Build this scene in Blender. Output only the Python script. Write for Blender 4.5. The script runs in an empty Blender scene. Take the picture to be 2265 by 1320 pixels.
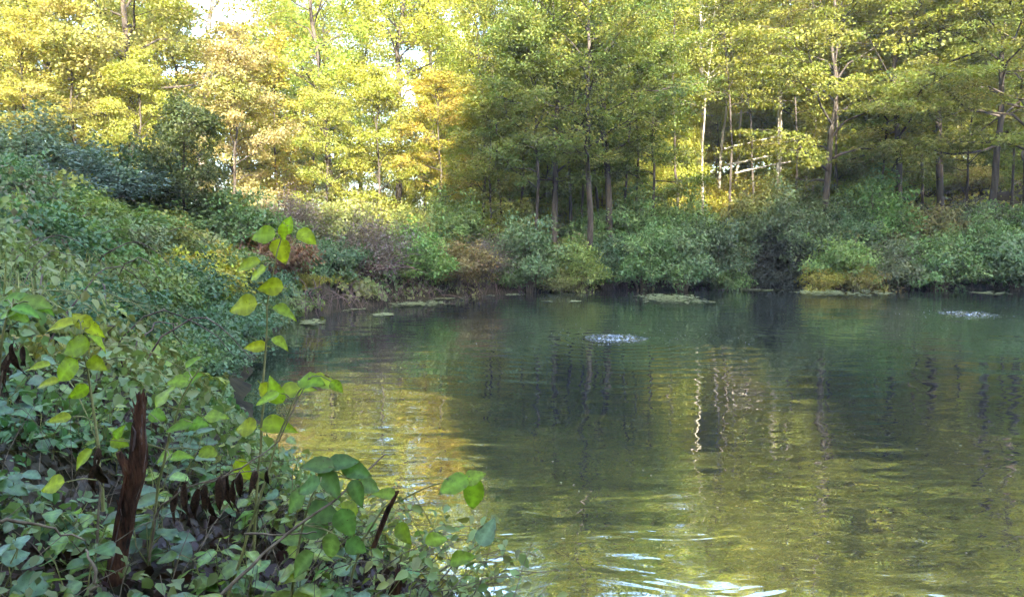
import bpy, math, random
import numpy as np
from mathutils import Vector, Matrix

rng = np.random.default_rng(7)
random.seed(7)
scene = bpy.context.scene
COL = scene.collection
R = math.radians

# ------------------------------------------------------------------ camera
F = 1617.0                      # focal length in photograph pixels (2265 wide)
CAM_Z = 2.0
PITCH = math.atan(128.0 / F)
cam_d = bpy.data.cameras.new('camera')
cam_d.sensor_width = 36.0
cam_d.lens = 36.0 * F / 2265.0
cam_d.clip_start = 0.05
cam_d.clip_end = 3000.0
cam = bpy.data.objects.new('camera', cam_d)
COL.objects.link(cam)
cam.location = (0, 0, CAM_Z)
cam.rotation_euler = (math.pi / 2 - PITCH, 0, 0)
scene.camera = cam

# ------------------------------------------------------------------ sky, sun, exposure
SUN_EL = R(26)
SUN_TRAVEL = R(-8)             # light comes from behind the camera, a little from the right
world = bpy.data.worlds.new('World')
scene.world = world
world.use_nodes = True
wn = world.node_tree
wn.nodes.clear()
wo = wn.nodes.new('ShaderNodeOutputWorld')
wb = wn.nodes.new('ShaderNodeBackground')
ws = wn.nodes.new('ShaderNodeTexSky')
ws.sky_type = 'NISHITA'
ws.sun_disc = False
ws.sun_elevation = SUN_EL
# direction TO the sun on the ground plane
sdx, sdy = -math.sin(SUN_TRAVEL), -math.cos(SUN_TRAVEL)
ws.sun_rotation = math.atan2(sdx, sdy)
ws.air_density = 1.0
ws.dust_density = 2.0
ws.ozone_density = 1.0
wb.inputs['Strength'].default_value = 0.15
wn.links.new(ws.outputs['Color'], wb.inputs['Color'])
wn.links.new(wb.outputs['Background'], wo.inputs['Surface'])

sun_d = bpy.data.lights.new('sun', 'SUN')
sun_d.energy = 3.3
sun_d.angle = R(0.5)
sun_d.color = (1.0, 0.90, 0.74)
sun = bpy.data.objects.new('sun', sun_d)
COL.objects.link(sun)
to_sun = Vector((sdx * math.cos(SUN_EL), sdy * math.cos(SUN_EL), math.sin(SUN_EL)))
sun.rotation_euler = to_sun.to_track_quat('Z', 'Y').to_euler()
sun.location = (0, 0, 60)

scene.view_settings.view_transform = 'Standard'
scene.view_settings.look = 'None'
scene.view_settings.exposure = 3.2
scene.view_settings.gamma = 1.0
scene.view_settings.use_curve_mapping = False
scene.render.engine = 'CYCLES'
cy = scene.cycles
cy.max_bounces = 4
cy.diffuse_bounces = 3
cy.glossy_bounces = 3
cy.transmission_bounces = 4
cy.transparent_max_bounces = 8
cy.caustics_reflective = False
cy.caustics_refractive = False
cy.sample_clamp_indirect = 6.0
cy.use_adaptive_sampling = True
cy.adaptive_threshold = 0.04
cy.use_denoising = True
cy.debug_use_spatial_splits = True
try:
    cy.denoiser = 'OPENIMAGEDENOISE'
except Exception:
    pass


ORD = ['first', 'second', 'third', 'fourth', 'fifth', 'sixth', 'seventh', 'eighth', 'ninth', 'tenth', 'eleventh', 'twelfth', 'thirteenth',
       'fourteenth', 'fifteenth', 'sixteenth', 'seventeenth', 'eighteenth']


# ------------------------------------------------------------------ helpers
def at(px, py, d):
    """point of the place seen at photograph pixel (px, py), d metres ahead of the camera"""
    u, v = (px - 1132.5) / F, -(py - 660.0) / F
    dy = math.cos(PITCH) + v * math.sin(PITCH)
    dz = -math.sin(PITCH) + v * math.cos(PITCH)
    k = d / dy
    return Vector((u * k, d, CAM_Z + dz * k))


def smooth(a, b, x):
    t = np.clip((np.asarray(x, float) - a) / (b - a), 0, 1)
    return t * t * (3 - 2 * t)


def tag(o, label=None, category=None, group=None, kind=None):
    if label: o['label'] = label
    if category: o['category'] = category
    if group: o['group'] = group
    if kind: o['kind'] = kind
    return o


def empty(name, loc, rz=0.0, scale=1.0):
    o = bpy.data.objects.new(name, None)
    o.empty_display_size = 0.1
    COL.objects.link(o)
    o.location = loc
    o.rotation_euler = (0, 0, rz)
    o.scale = (scale,) * 3 if not hasattr(scale, '__len__') else scale
    return o


def obj(name, me, mat, parent=None, color=None):
    o = bpy.data.objects.new(name, me)
    COL.objects.link(o)
    if mat is not None and not me.materials:
        me.materials.append(mat)
    if parent is not None:
        o.parent = parent
    if color is not None:
        o.color = (*color, 1.0)
    return o


def tri_mesh(name, verts, tris, attrs=None, smooth_shade=False):
    verts = np.ascontiguousarray(verts, dtype=np.float32)
    tris = np.ascontiguousarray(tris, dtype=np.int32)
    me = bpy.data.meshes.new(name)
    me.vertices.add(len(verts))
    me.vertices.foreach_set('co', verts.ravel())
    n = len(tris)
    me.loops.add(n * 3)
    me.loops.foreach_set('vertex_index', tris.ravel())
    me.polygons.add(n)
    me.polygons.foreach_set('loop_start', np.arange(0, n * 3, 3, dtype=np.int32))
    if smooth_shade:
        me.polygons.foreach_set('use_smooth', np.ones(n, dtype=bool))
    for k, a in (attrs or {}).items():
        at_ = me.attributes.new(k, 'FLOAT', 'POINT')
        at_.data.foreach_set('value', np.ascontiguousarray(a, dtype=np.float32))
    me.update(calc_edges=True)
    return me


def unit(a):
    n = np.linalg.norm(a, axis=-1, keepdims=True)
    return a / np.maximum(n, 1e-9)


class Tubes:
    """collects tapered tubes into one triangle mesh"""
    def __init__(self):
        self.v, self.t, self.n = [], [], 0

    def add(self, pts, rad, sides=6, cap=True):
        pts = np.asarray(pts, float)
        m = len(pts)
        rad = np.broadcast_to(np.asarray(rad, float), (m,))
        d = np.gradient(pts, axis=0)
        d = unit(d)
        ref = np.array([0.0, 0.0, 1.0]) if abs(d[:, 2]).mean() < 0.8 else np.array([1.0, 0.0, 0.0])
        a = unit(np.cross(d, ref))
        b = np.cross(d, a)
        ang = np.linspace(0, 2 * np.pi, sides, endpoint=False)
        ring = (a[:, None, :] * np.cos(ang)[None, :, None] + b[:, None, :] * np.sin(ang)[None, :, None])
        v = pts[:, None, :] + ring * rad[:, None, None]
        v = v.reshape(-1, 3)
        i = np.arange(m - 1)[:, None] * sides
        j = np.arange(sides)[None, :]
        j2 = (j + 1) % sides
        q = np.stack([i + j, i + j2, i + sides + j2, i + sides + j], -1).reshape(-1, 4)
        t = np.concatenate([q[:, [0, 1, 2]], q[:, [0, 2, 3]]])
        if cap:
            e = (m - 1) * sides
            t = np.concatenate([t, np.array([[e, e + k, e + k + 1] for k in range(1, sides - 1)])])
        self.v.append(v)
        self.t.append(t + self.n)
        self.n += len(v)

    def mesh(self, name):
        return tri_mesh(name, np.concatenate(self.v), np.concatenate(self.t), smooth_shade=True)


def leaf_mesh(name, c, axis, nrm, length, width, tint, val, fold=0.12, broad=False):
    """many leaves, each a folded four-cornered blade of two triangles"""
    n = len(c)
    axis = unit(axis)
    side = unit(np.cross(nrm, axis))
    nrm = np.cross(axis, side)
    L = length[:, None]
    W = width[:, None]
    if broad:                                     # rounder six-cornered blades for leaves seen close
        v = np.empty((n, 6, 3))
        v[:, 0] = c - axis * L * 0.5
        v[:, 1] = c + side * W * 0.46 - axis * L * 0.22 + nrm * W * fold
        v[:, 2] = c + side * W * 0.36 + axis * L * 0.16 + nrm * W * fold * 0.6
        v[:, 3] = c + axis * L * 0.5 - nrm * L * 0.12
        v[:, 4] = c - side * W * 0.36 + axis * L * 0.16 + nrm * W * fold * 0.6
        v[:, 5] = c - side * W * 0.46 - axis * L * 0.22 + nrm * W * fold
        b = np.arange(n)[:, None] * 6
        t = np.concatenate([b + np.array([q]) for q in ((0, 1, 2), (0, 2, 3), (0, 3, 4), (0, 4, 5))])
        return tri_mesh(name, v.reshape(-1, 3), t, {'tint': np.repeat(tint, 6), 'val': np.repeat(val, 6)})
    v = np.empty((n, 4, 3))
    v[:, 0] = c - axis * L * 0.5
    v[:, 1] = c + side * W * 0.5 - axis * L * 0.08 + nrm * W * fold
    v[:, 2] = c + axis * L * 0.5 - nrm * L * 0.08
    v[:, 3] = c - side * W * 0.5 - axis * L * 0.08 + nrm * W * fold
    b = np.arange(n)[:, None] * 4
    t = np.concatenate([b + np.array([[0, 1, 2]]), b + np.array([[0, 2, 3]])])
    return tri_mesh(name, v.reshape(-1, 3), t,
                    {'tint': np.repeat(tint, 4), 'val': np.repeat(val, 4)})


# smooth value noise for terrain and lumps
_G = np.random.default_rng(3).random((64, 64))


def vnoise(x, y, s=1.0):
    x = np.asarray(x, float) / s + 100.3
    y = np.asarray(y, float) / s + 57.7
    xi, yi = np.floor(x).astype(int), np.floor(y).astype(int)
    fx, fy = x - xi, y - yi
    fx = fx * fx * (3 - 2 * fx)
    fy = fy * fy * (3 - 2 * fy)
    g = lambda a, b: _G[a % 64, b % 64]
    return (g(xi, yi) * (1 - fx) + g(xi + 1, yi) * fx) * (1 - fy) + (g(xi, yi + 1) * (1 - fx) + g(xi + 1, yi + 1) * fx) * fy


# ------------------------------------------------------------------ materials
def new_mat(name):
    m = bpy.data.materials.new(name)
    m.use_nodes = True
    nt = m.node_tree
    nt.nodes.clear()
    out = nt.nodes.new('ShaderNodeOutputMaterial')
    return m, nt, nt.nodes, nt.links, out


def leaf_material(name, transl=0.42, rough=0.5, spec=0.35, near=False):
    m, nt, N, L, out = new_mat(name)
    oi = N.new('ShaderNodeObjectInfo')
    hs = N.new('ShaderNodeHueSaturation')
    if near:
        # single large leaves: veins and blotches of the blade itself
        geo = N.new('ShaderNodeTexCoord')
        nz = N.new('ShaderNodeTexNoise'); nz.inputs['Scale'].default_value = 5.0; nz.inputs['Detail'].default_value = 4
        off = N.new('ShaderNodeVectorMath'); off.operation = 'ADD'
        sc = N.new('ShaderNodeVectorMath'); sc.operation = 'SCALE'; sc.inputs['Scale'].default_value = 40
        cmb = N.new('ShaderNodeCombineXYZ')
        L.new(oi.outputs['Random'], cmb.inputs['X'])
        L.new(cmb.outputs[0], sc.inputs[0])
        L.new(geo.outputs['Object'], off.inputs[0]); L.new(sc.outputs[0], off.inputs[1])
        L.new(off.outputs[0], nz.inputs['Vector'])
        a_v = N.new('ShaderNodeAttribute'); a_v.attribute_name = 'vein'
        mr = N.new('ShaderNodeMapRange')
        mr.inputs['From Min'].default_value = 0.3; mr.inputs['From Max'].default_value = 0.7
        mr.inputs['To Min'].default_value = 0.72; mr.inputs['To Max'].default_value = 1.2
        L.new(nz.outputs['Fac'], mr.inputs['Value'])
        ad = N.new('ShaderNodeMath'); ad.operation = 'MULTIPLY_ADD'
        ad.inputs[1].default_value = 0.45
        L.new(a_v.outputs['Fac'], ad.inputs[0]); L.new(mr.outputs[0], ad.inputs[2])
        L.new(ad.outputs[0], hs.inputs['Value'])
        mh = N.new('ShaderNodeMath'); mh.operation = 'MULTIPLY_ADD'
        mh.inputs[1].default_value = 0.05; mh.inputs[2].default_value = 0.475
        L.new(oi.outputs['Random'], mh.inputs[0]); L.new(mh.outputs[0], hs.inputs['Hue'])
        # brown spots
        sp = N.new('ShaderNodeTexNoise'); sp.inputs['Scale'].default_value = 16.0; sp.inputs['Detail'].default_value = 2
        L.new(off.outputs[0], sp.inputs['Vector'])
        sr = N.new('ShaderNodeMapRange'); sr.inputs['From Min'].default_value = 0.68; sr.inputs['From Max'].default_value = 0.74
        L.new(sp.outputs['Fac'], sr.inputs['Value'])
        mx = N.new('ShaderNodeMixRGB'); mx.inputs['Color2'].default_value = (0.09, 0.05, 0.02, 1)
        ea = N.new('ShaderNodeAttribute'); ea.attribute_name = 'edge'
        e1 = N.new('ShaderNodeMath'); e1.operation = 'MULTIPLY_ADD'; e1.inputs[1].default_value = 1.6; e1.inputs[2].default_value = -0.75
        L.new(nz.outputs['Fac'], e1.inputs[0])
        e2 = N.new('ShaderNodeMath'); e2.operation = 'MULTIPLY'; e2.use_clamp = True
        L.new(e1.outputs[0], e2.inputs[0]); L.new(ea.outputs['Fac'], e2.inputs[1])
        e3 = N.new('ShaderNodeMath'); e3.operation = 'MULTIPLY'; e3.inputs[1].default_value = 3.0; e3.use_clamp = True
        L.new(e2.outputs[0], e3.inputs[0])
        e4 = N.new('ShaderNodeMath'); e4.operation = 'MAXIMUM'
        L.new(e3.outputs[0], e4.inputs[0]); L.new(sr.outputs[0], e4.inputs[1])
        L.new(e4.outputs[0], mx.inputs['Fac']); L.new(hs.outputs[0], mx.inputs['Color1'])
        colout = mx.outputs[0]
    else:
        a_t = N.new('ShaderNodeAttribute'); a_t.attribute_name = 'tint'
        a_v = N.new('ShaderNodeAttribute'); a_v.attribute_name = 'val'
        mh = N.new('ShaderNodeMath'); mh.operation = 'MULTIPLY_ADD'
        mh.inputs[1].default_value = 0.09; mh.inputs[2].default_value = 0.464
        L.new(a_t.outputs['Fac'], mh.inputs[0]); L.new(mh.outputs[0], hs.inputs['Hue'])
        mv = N.new('ShaderNodeMath'); mv.operation = 'MULTIPLY_ADD'
        mv.inputs[1].default_value = 0.85; mv.inputs[2].default_value = 0.58
        L.new(a_v.outputs['Fac'], mv.inputs[0]); L.new(mv.outputs[0], hs.inputs['Value'])
        colout = hs.outputs[0]
    L.new(oi.outputs['Color'], hs.inputs['Color'])
    pb = N.new('ShaderNodeBsdfPrincipled')
    pb.inputs['Roughness'].default_value = rough
    pb.inputs['Specular IOR Level'].default_value = spec
    L.new(colout, pb.inputs['Base Color'])
    tr = N.new('ShaderNodeBsdfTranslucent')
    tc = N.new('ShaderNodeMixRGB'); tc.blend_type = 'MULTIPLY'; tc.inputs['Fac'].default_value = 1.0
    tc.inputs['Color2'].default_value = (1.15, 1.15, 0.55, 1)
    L.new(colout, tc.inputs['Color1']); L.new(tc.outputs[0], tr.inputs['Color'])
    ms = N.new('ShaderNodeMixShader'); ms.inputs['Fac'].default_value = transl
    L.new(pb.outputs[0], ms.inputs[1]); L.new(tr.outputs[0], ms.inputs[2])
    L.new(ms.outputs[0], out.inputs['Surface'])
    return m


def noise_material(name, c1, c2, scale=6.0, rough=0.9, bump=0.02, stretch=(1, 1, 1), c3=None, spec=0.2, world=False):
    m, nt, N, L, out = new_mat(name)
    tc = N.new('ShaderNodeTexCoord')
    mp = N.new('ShaderNodeMapping'); mp.inputs['Scale'].default_value = stretch
    if world:
        geo = N.new('ShaderNodeNewGeometry'); L.new(geo.outputs['Position'], mp.inputs['Vector'])
    else:
        L.new(tc.outputs['Object'], mp.inputs['Vector'])
    nz = N.new('ShaderNodeTexNoise'); nz.inputs['Scale'].default_value = scale
    nz.inputs['Detail'].default_value = 6; nz.inputs['Roughness'].default_value = 0.65
    L.new(mp.outputs[0], nz.inputs['Vector'])
    cr = N.new('ShaderNodeValToRGB')
    e = cr.color_ramp.elements
    e[0].position = 0.36; e[0].color = (*c1, 1)
    e[1].position = 0.64; e[1].color = (*c2, 1)
    if c3:
        k = e.new(0.75); k.color = (*c3, 1)
    L.new(nz.outputs['Fac'], cr.inputs['Fac'])
    pb = N.new('ShaderNodeBsdfPrincipled')
    pb.inputs['Roughness'].default_value = rough
    pb.inputs['Specular IOR Level'].default_value = spec
    L.new(cr.outputs[0], pb.inputs['Base Color'])
    if bump:
        b = N.new('ShaderNodeBump'); b.inputs['Distance'].default_value = bump
        L.new(nz.outputs['Fac'], b.inputs['Height']); L.new(b.outputs[0], pb.inputs['Normal'])
    L.new(pb.outputs[0], out.inputs['Surface'])
    return m


AER = [at(1360, 747, 14.9), at(2140, 694, 19.9)]     # the two bubbling aerators on the water


def water_material():
    m, nt, N, L, out = new_mat('pond_water')
    geo = N.new('ShaderNodeNewGeometry')

    def noise(scale_vec, detail, rough=0.5, dist=0.0):
        mp = N.new('ShaderNodeMapping'); mp.inputs['Scale'].default_value = scale_vec
        L.new(geo.outputs['Position'], mp.inputs['Vector'])
        nz = N.new('ShaderNodeTexNoise'); nz.inputs['Scale'].default_value = 1.0
        nz.inputs['Detail'].default_value = detail; nz.inputs['Roughness'].default_value = rough
        nz.inputs['Distortion'].default_value = dist
        L.new(mp.outputs[0], nz.inputs['Vector'])
        return nz.outputs['Fac']

    def mul(a, b):
        x = N.new('ShaderNodeMath'); x.operation = 'MULTIPLY'
        for i, s in enumerate((a, b)):
            if isinstance(s, (int, float)): x.inputs[i].default_value = s
            else: L.new(s, x.inputs[i])
        return x.outputs[0]

    def add(a, b):
        x = N.new('ShaderNodeMath'); x.operation = 'ADD'
        for i, s in enumerate((a, b)):
            if isinstance(s, (int, float)): x.inputs[i].default_value = s
            else: L.new(s, x.inputs[i])
        return x.outputs[0]

    def m1(op, a, b=None):
        x = N.new('ShaderNodeMath'); x.operation = op
        L.new(a, x.inputs[0])
        if b is not None: x.inputs[1].default_value = b
        return x.outputs[0]

    # patches of livelier and calmer water
    patch = N.new('ShaderNodeMapRange')
    L.new(noise((0.35, 0.5, 1), 2), patch.inputs['Value'])
    patch.inputs['From Min'].default_value = 0.35; patch.inputs['From Max'].default_value = 0.65
    patch.inputs['To Min'].default_value = 0.3; patch.inputs['To Max'].default_value = 1.0
    h = mul(noise((2.2, 7.0, 1), 2, 0.4), 0.0021)
    h = add(h, mul(noise((1.3, 3.4, 1), 2, 0.4, 0.5), 0.0065))
    h = add(h, mul(noise((0.7, 1.7, 1), 1, 0.4, 0.8), 0.016))
    h = mul(h, patch.outputs[0])
    sep = N.new('ShaderNodeSeparateXYZ'); L.new(geo.outputs['Position'], sep.inputs[0])
    nearw = N.new('ShaderNodeMapRange')            # backwash along the near bank
    nearw.inputs['From Min'].default_value = 4.0; nearw.inputs['From Max'].default_value = 11.0
    nearw.inputs['To Min'].default_value = 1.0; nearw.inputs['To Max'].default_value = 0.0
    L.new(sep.outputs['Y'], nearw.inputs['Value'])
    h = add(h, mul(mul(noise((1.5, 2.8, 1), 2, 0.45, 1.2), 0.0068), nearw.outputs[0]))
    for p, k, amp, reach in ((AER[0], 17.0, 0.0035, 2.6), (AER[1], 15.0, 0.0035, 3.0)):
        dv = N.new('ShaderNodeVectorMath'); dv.operation = 'DISTANCE'
        L.new(geo.outputs['Position'], dv.inputs[0]); dv.inputs[1].default_value = (p.x, p.y, 0)
        r = dv.outputs['Value']
        s = m1('SINE', mul(add(r, mul(noise((1.5, 1.5, 1), 2), 0.25)), k))
        e = m1('EXPONENT', mul(r, -1.0 / reach))
        h = add(h, mul(mul(s, e), amp))
    bp = N.new('ShaderNodeBump'); bp.inputs['Distance'].default_value = 1.0; bp.inputs['Strength'].default_value = 1.0
    L.new(h, bp.inputs['Height'])
    fr = N.new('ShaderNodeFresnel'); fr.inputs['IOR'].default_value = 3.4
    L.new(bp.outputs[0], fr.inputs['Normal'])
    gl = N.new('ShaderNodeBsdfGlossy'); gl.inputs['Roughness'].default_value = 0.012
    gl.inputs['Color'].default_value = (0.95, 0.97, 0.95, 1)
    L.new(bp.outputs[0], gl.inputs['Normal'])
    df = N.new('ShaderNodeBsdfDiffuse')
    cr = N.new('ShaderNodeMixRGB')
    cr.inputs['Color1'].default_value = (0.026, 0.031, 0.028, 1)
    cr.inputs['Color2'].default_value = (0.034, 0.038, 0.030, 1)
    L.new(noise((0.4, 0.4, 1), 3), cr.inputs['Fac'])
    L.new(cr.outputs[0], df.inputs['Color'])
    ms = N.new('ShaderNodeMixShader')
    L.new(m1('POWER', fr.outputs[0], 0.55), ms.inputs['Fac'])
    L.new(df.outputs[0], ms.inputs[1]); L.new(gl.outputs[0], ms.inputs[2])
    L.new(ms.outputs[0], out.inputs['Surface'])
    return m


M_LEAF = leaf_material('tree_foliage', 0.48)
M_SHRUB = leaf_material('shrub_foliage', 0.30, 0.45, 0.5)
M_NEAR = leaf_material('broad_leaf', 0.45, 0.30, 0.9, near=True)
M_SAP = leaf_material('sapling_leaf', 0.55, 0.42, 0.35, near=True)
M_DEAD = noise_material('dead_leaf', (0.02, 0.012, 0.008), (0.085, 0.045, 0.024), 14, 0.8, 0.0)
M_BARK = noise_material('bark', (0.035, 0.028, 0.022), (0.12, 0.10, 0.08), 5, 0.95, 0.03, (1, 1, 0.25))
M_PALE = noise_material('pale_bark', (0.30, 0.26, 0.21), (0.55, 0.50, 0.42), 4, 0.9, 0.02, (1, 1, 0.3))
M_TWIG = noise_material('twig', (0.10, 0.07, 0.045), (0.26, 0.20, 0.13), 20, 0.9, 0.0)
M_STEM = noise_material('green_stem', (0.16, 0.17, 0.05), (0.34, 0.30, 0.12), 14, 0.7, 0.0)
M_ROT = noise_material('rotten_wood', (0.016, 0.009, 0.006), (0.14, 0.058, 0.03), 30, 0.95, 0.02, (1.4, 1.4, 0.3), c3=(0.27, 0.19, 0.14))
M_ROT2 = noise_material('red_rotten_wood', (0.03, 0.010, 0.006), (0.13, 0.045, 0.022), 30, 0.95, 0.01, (1.4, 1.4, 0.3))
M_BRUSH = noise_material('dead_brush', (0.08, 0.055, 0.05), (0.24, 0.16, 0.13), 8, 0.95, 0.0)
M_PAD = noise_material('floating_weed', (0.16, 0.19, 0.07), (0.36, 0.38, 0.17), 9, 0.6, 0.0, spec=0.4)
M_FOAM = noise_material('froth', (0.55, 0.58, 0.60), (0.9, 0.92, 0.93), 30, 0.35, 0.01, spec=0.5)


# ------------------------------------------------------------------ terrain
SHORE = np.array([(16, 1.2), (6, 2.2), (2.5, 2.9), (0.9, 3.3), (-0.1, 3.8), (-1.3, 5.0), (-2.6, 7.0), (-3.5, 9.0),
                  (-4.4, 12), (-5.2, 16), (-5.5, 18.6), (-4.7, 21.5), (-2.6, 25.2), (0.5, 28.3), (6, 30.3),
                  (12, 30.8), (18, 30.3), (24, 29), (33, 25), (37, 14), (29, 4)], float)


def shore_dist(x, y):
    """signed distance to the water's edge, positive on land"""
    x = np.asarray(x, float); y = np.asarray(y, float)
    best = np.full(x.shape, 1e9)
    inside = np.zeros(x.shape, bool)
    n = len(SHORE)
    for i in range(n):
        ax, ay = SHORE[i]; bx, by = SHORE[(i + 1) % n]
        ex, ey = bx - ax, by - ay
        t = np.clip(((x - ax) * ex + (y - ay) * ey) / (ex * ex + ey * ey), 0, 1)
        best = np.minimum(best, np.hypot(x - ax - t * ex, y - ay - t * ey))
        c = ((ay > y) != (by > y)) & (x < (bx - ax) * (y - ay) / ((by - ay) or 1e-9) + ax)
        inside ^= c
    return np.where(inside, -best, best)


def ground_z(x, y):
    x = np.asarray(x, float); y = np.asarray(y, float)
    s = shore_dist(x, y) + (vnoise(x, y, 1.3) - 0.5) * 0.35
    sp = np.maximum(s, 0)
    edge = 0.38 * (1 - np.exp(-sp / 0.5))
    near = 0.10 * np.minimum(sp, 4)
    left = 0.46 * np.minimum(sp, 5.5) + 0.10 * np.clip(sp - 5.5, 0, 12)
    far_c = 0.19 * np.minimum(sp, 12) + 0.03 * np.clip(sp - 12, 0, 40)
    far_r = 0.30 * np.minimum(sp, 19) + 0.10 * np.clip(sp - 19, 0, 40)
    wl = (1 - smooth(-4, -0.5, x + 0.12 * (y - 5))) * smooth(0.0, 3.0, y) * (1 - smooth(19, 30, y))
    wf = smooth(17, 26, y)
    wr = smooth(2, 14, x)
    z = edge + near * (1 - wl) * (1 - wf) + left * wl + (far_c * (1 - wr) + far_r * wr) * wf * (1 - wl)
    # unseen land behind the camera, raised under the added shade curtain
    back = np.clip(-3.0 - y, 0, 40)
    z = z + 0.36 * back * smooth(-3, -12, y)
    z = z + 0.10 * np.clip(np.abs(x - 8) - 34, 0, 30)
    z = z + (vnoise(x, y, 3.1) - 0.5) * 0.30 * smooth(0.3, 3, sp) + (vnoise(x, y, 0.8) - 0.5) * 0.08
    return np.where(s > 0, z, np.maximum(-2.2, -0.35 * (-s) - 0.02) + 0.0)


def gz(x, y):
    return float(ground_z(np.array([x]), np.array([y]))[0])


def grid_axis(lo, hi, flo, fhi, fine):
    a = list(np.arange(flo, fhi, fine))
    x, st = fhi, fine
    while x < hi:
        a.append(x); st *= 1.22; x += st
    a.append(hi)
    x, st = flo - fine, fine
    b = []
    while x > lo:
        b.append(x); st *= 1.22; x -= st
    b.append(lo)
    return np.array(b[::-1] + a)


gx = grid_axis(-420, 420, -16, 34, 0.42)
gy = grid_axis(-300, 520, -4, 52, 0.42)
GX, GY = np.meshgrid(gx, gy)
GZ = ground_z(GX, GY)
nx, ny = len(gx), len(gy)
i = (np.arange(ny - 1)[:, None] * nx + np.arange(nx - 1)[None, :]).ravel()
tris = np.concatenate([np.stack([i, i + 1, i + nx + 1], 1), np.stack([i, i + nx + 1, i + nx], 1)])
ground_me = tri_mesh('ground', np.stack([GX, GY, GZ], -1).reshape(-1, 3), tris, smooth_shade=True)
M_GROUND = noise_material('forest_floor', (0.018, 0.014, 0.010), (0.07, 0.055, 0.025), 2.2, 0.95, 0.05, c3=(0.16, 0.11, 0.04), world=True)
tag(obj('ground', ground_me, M_GROUND), kind='structure')

wx, wy = np.meshgrid(np.linspace(-9, 42, 40), np.linspace(-1, 36, 30))
i = (np.arange(29)[:, None] * 40 + np.arange(39)[None, :]).ravel()
tris = np.concatenate([np.stack([i, i + 1, i + 41], 1), np.stack([i, i + 41, i + 40], 1)])
water = obj('pond_water', tri_mesh('pond_water', np.stack([wx, wy, wx * 0], -1).reshape(-1, 3), tris), water_material())
tag(water, kind='structure')


# ------------------------------------------------------------------ trees
def clumps_to_leaves(r, cc, out_dir, rad, flat, per, size, tintspread=0.5):
    """cc: clump centres, out_dir: outward direction of each clump"""
    n = len(cc)
    idx = np.repeat(np.arange(n), per)
    m = len(idx)
    p = r.normal(size=(m, 3))
    p = unit(p) * (r.random((m, 1)) ** 0.5)
    rr = (rad if hasattr(rad, '__len__') else np.full(n, rad))[idx][:, None]
    p = p * rr
    p[:, 2] *= flat
    od = out_dir[idx]
    rad_h = np.hypot(p[:, 0], p[:, 1])
    p[:, 2] -= 0.25 * rad_h                       # sprays droop at their rim
    c = cc[idx] + p
    nrm = np.array([0, 0, 1.0]) + 0.35 * od + r.normal(size=(m, 3)) * 0.42
    ax = od * 0.6 + unit(p) * 0.6 + r.normal(size=(m, 3)) * 0.5
    ax[:, 2] -= 0.25
    ct = r.random(n)
    cv = r.random(n)
    tint = np.clip(ct[idx] * tintspread + r.random(m) * (1 - tintspread), 0, 1)
    val = np.clip(cv[idx] * 0.5 + r.random(m) * 0.5, 0, 1)
    ln = size * (0.7 + 0.6 * r.random(m))
    return c, ax, nrm, ln, ln * (0.62 + 0.2 * r.random(m)), tint, val


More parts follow.
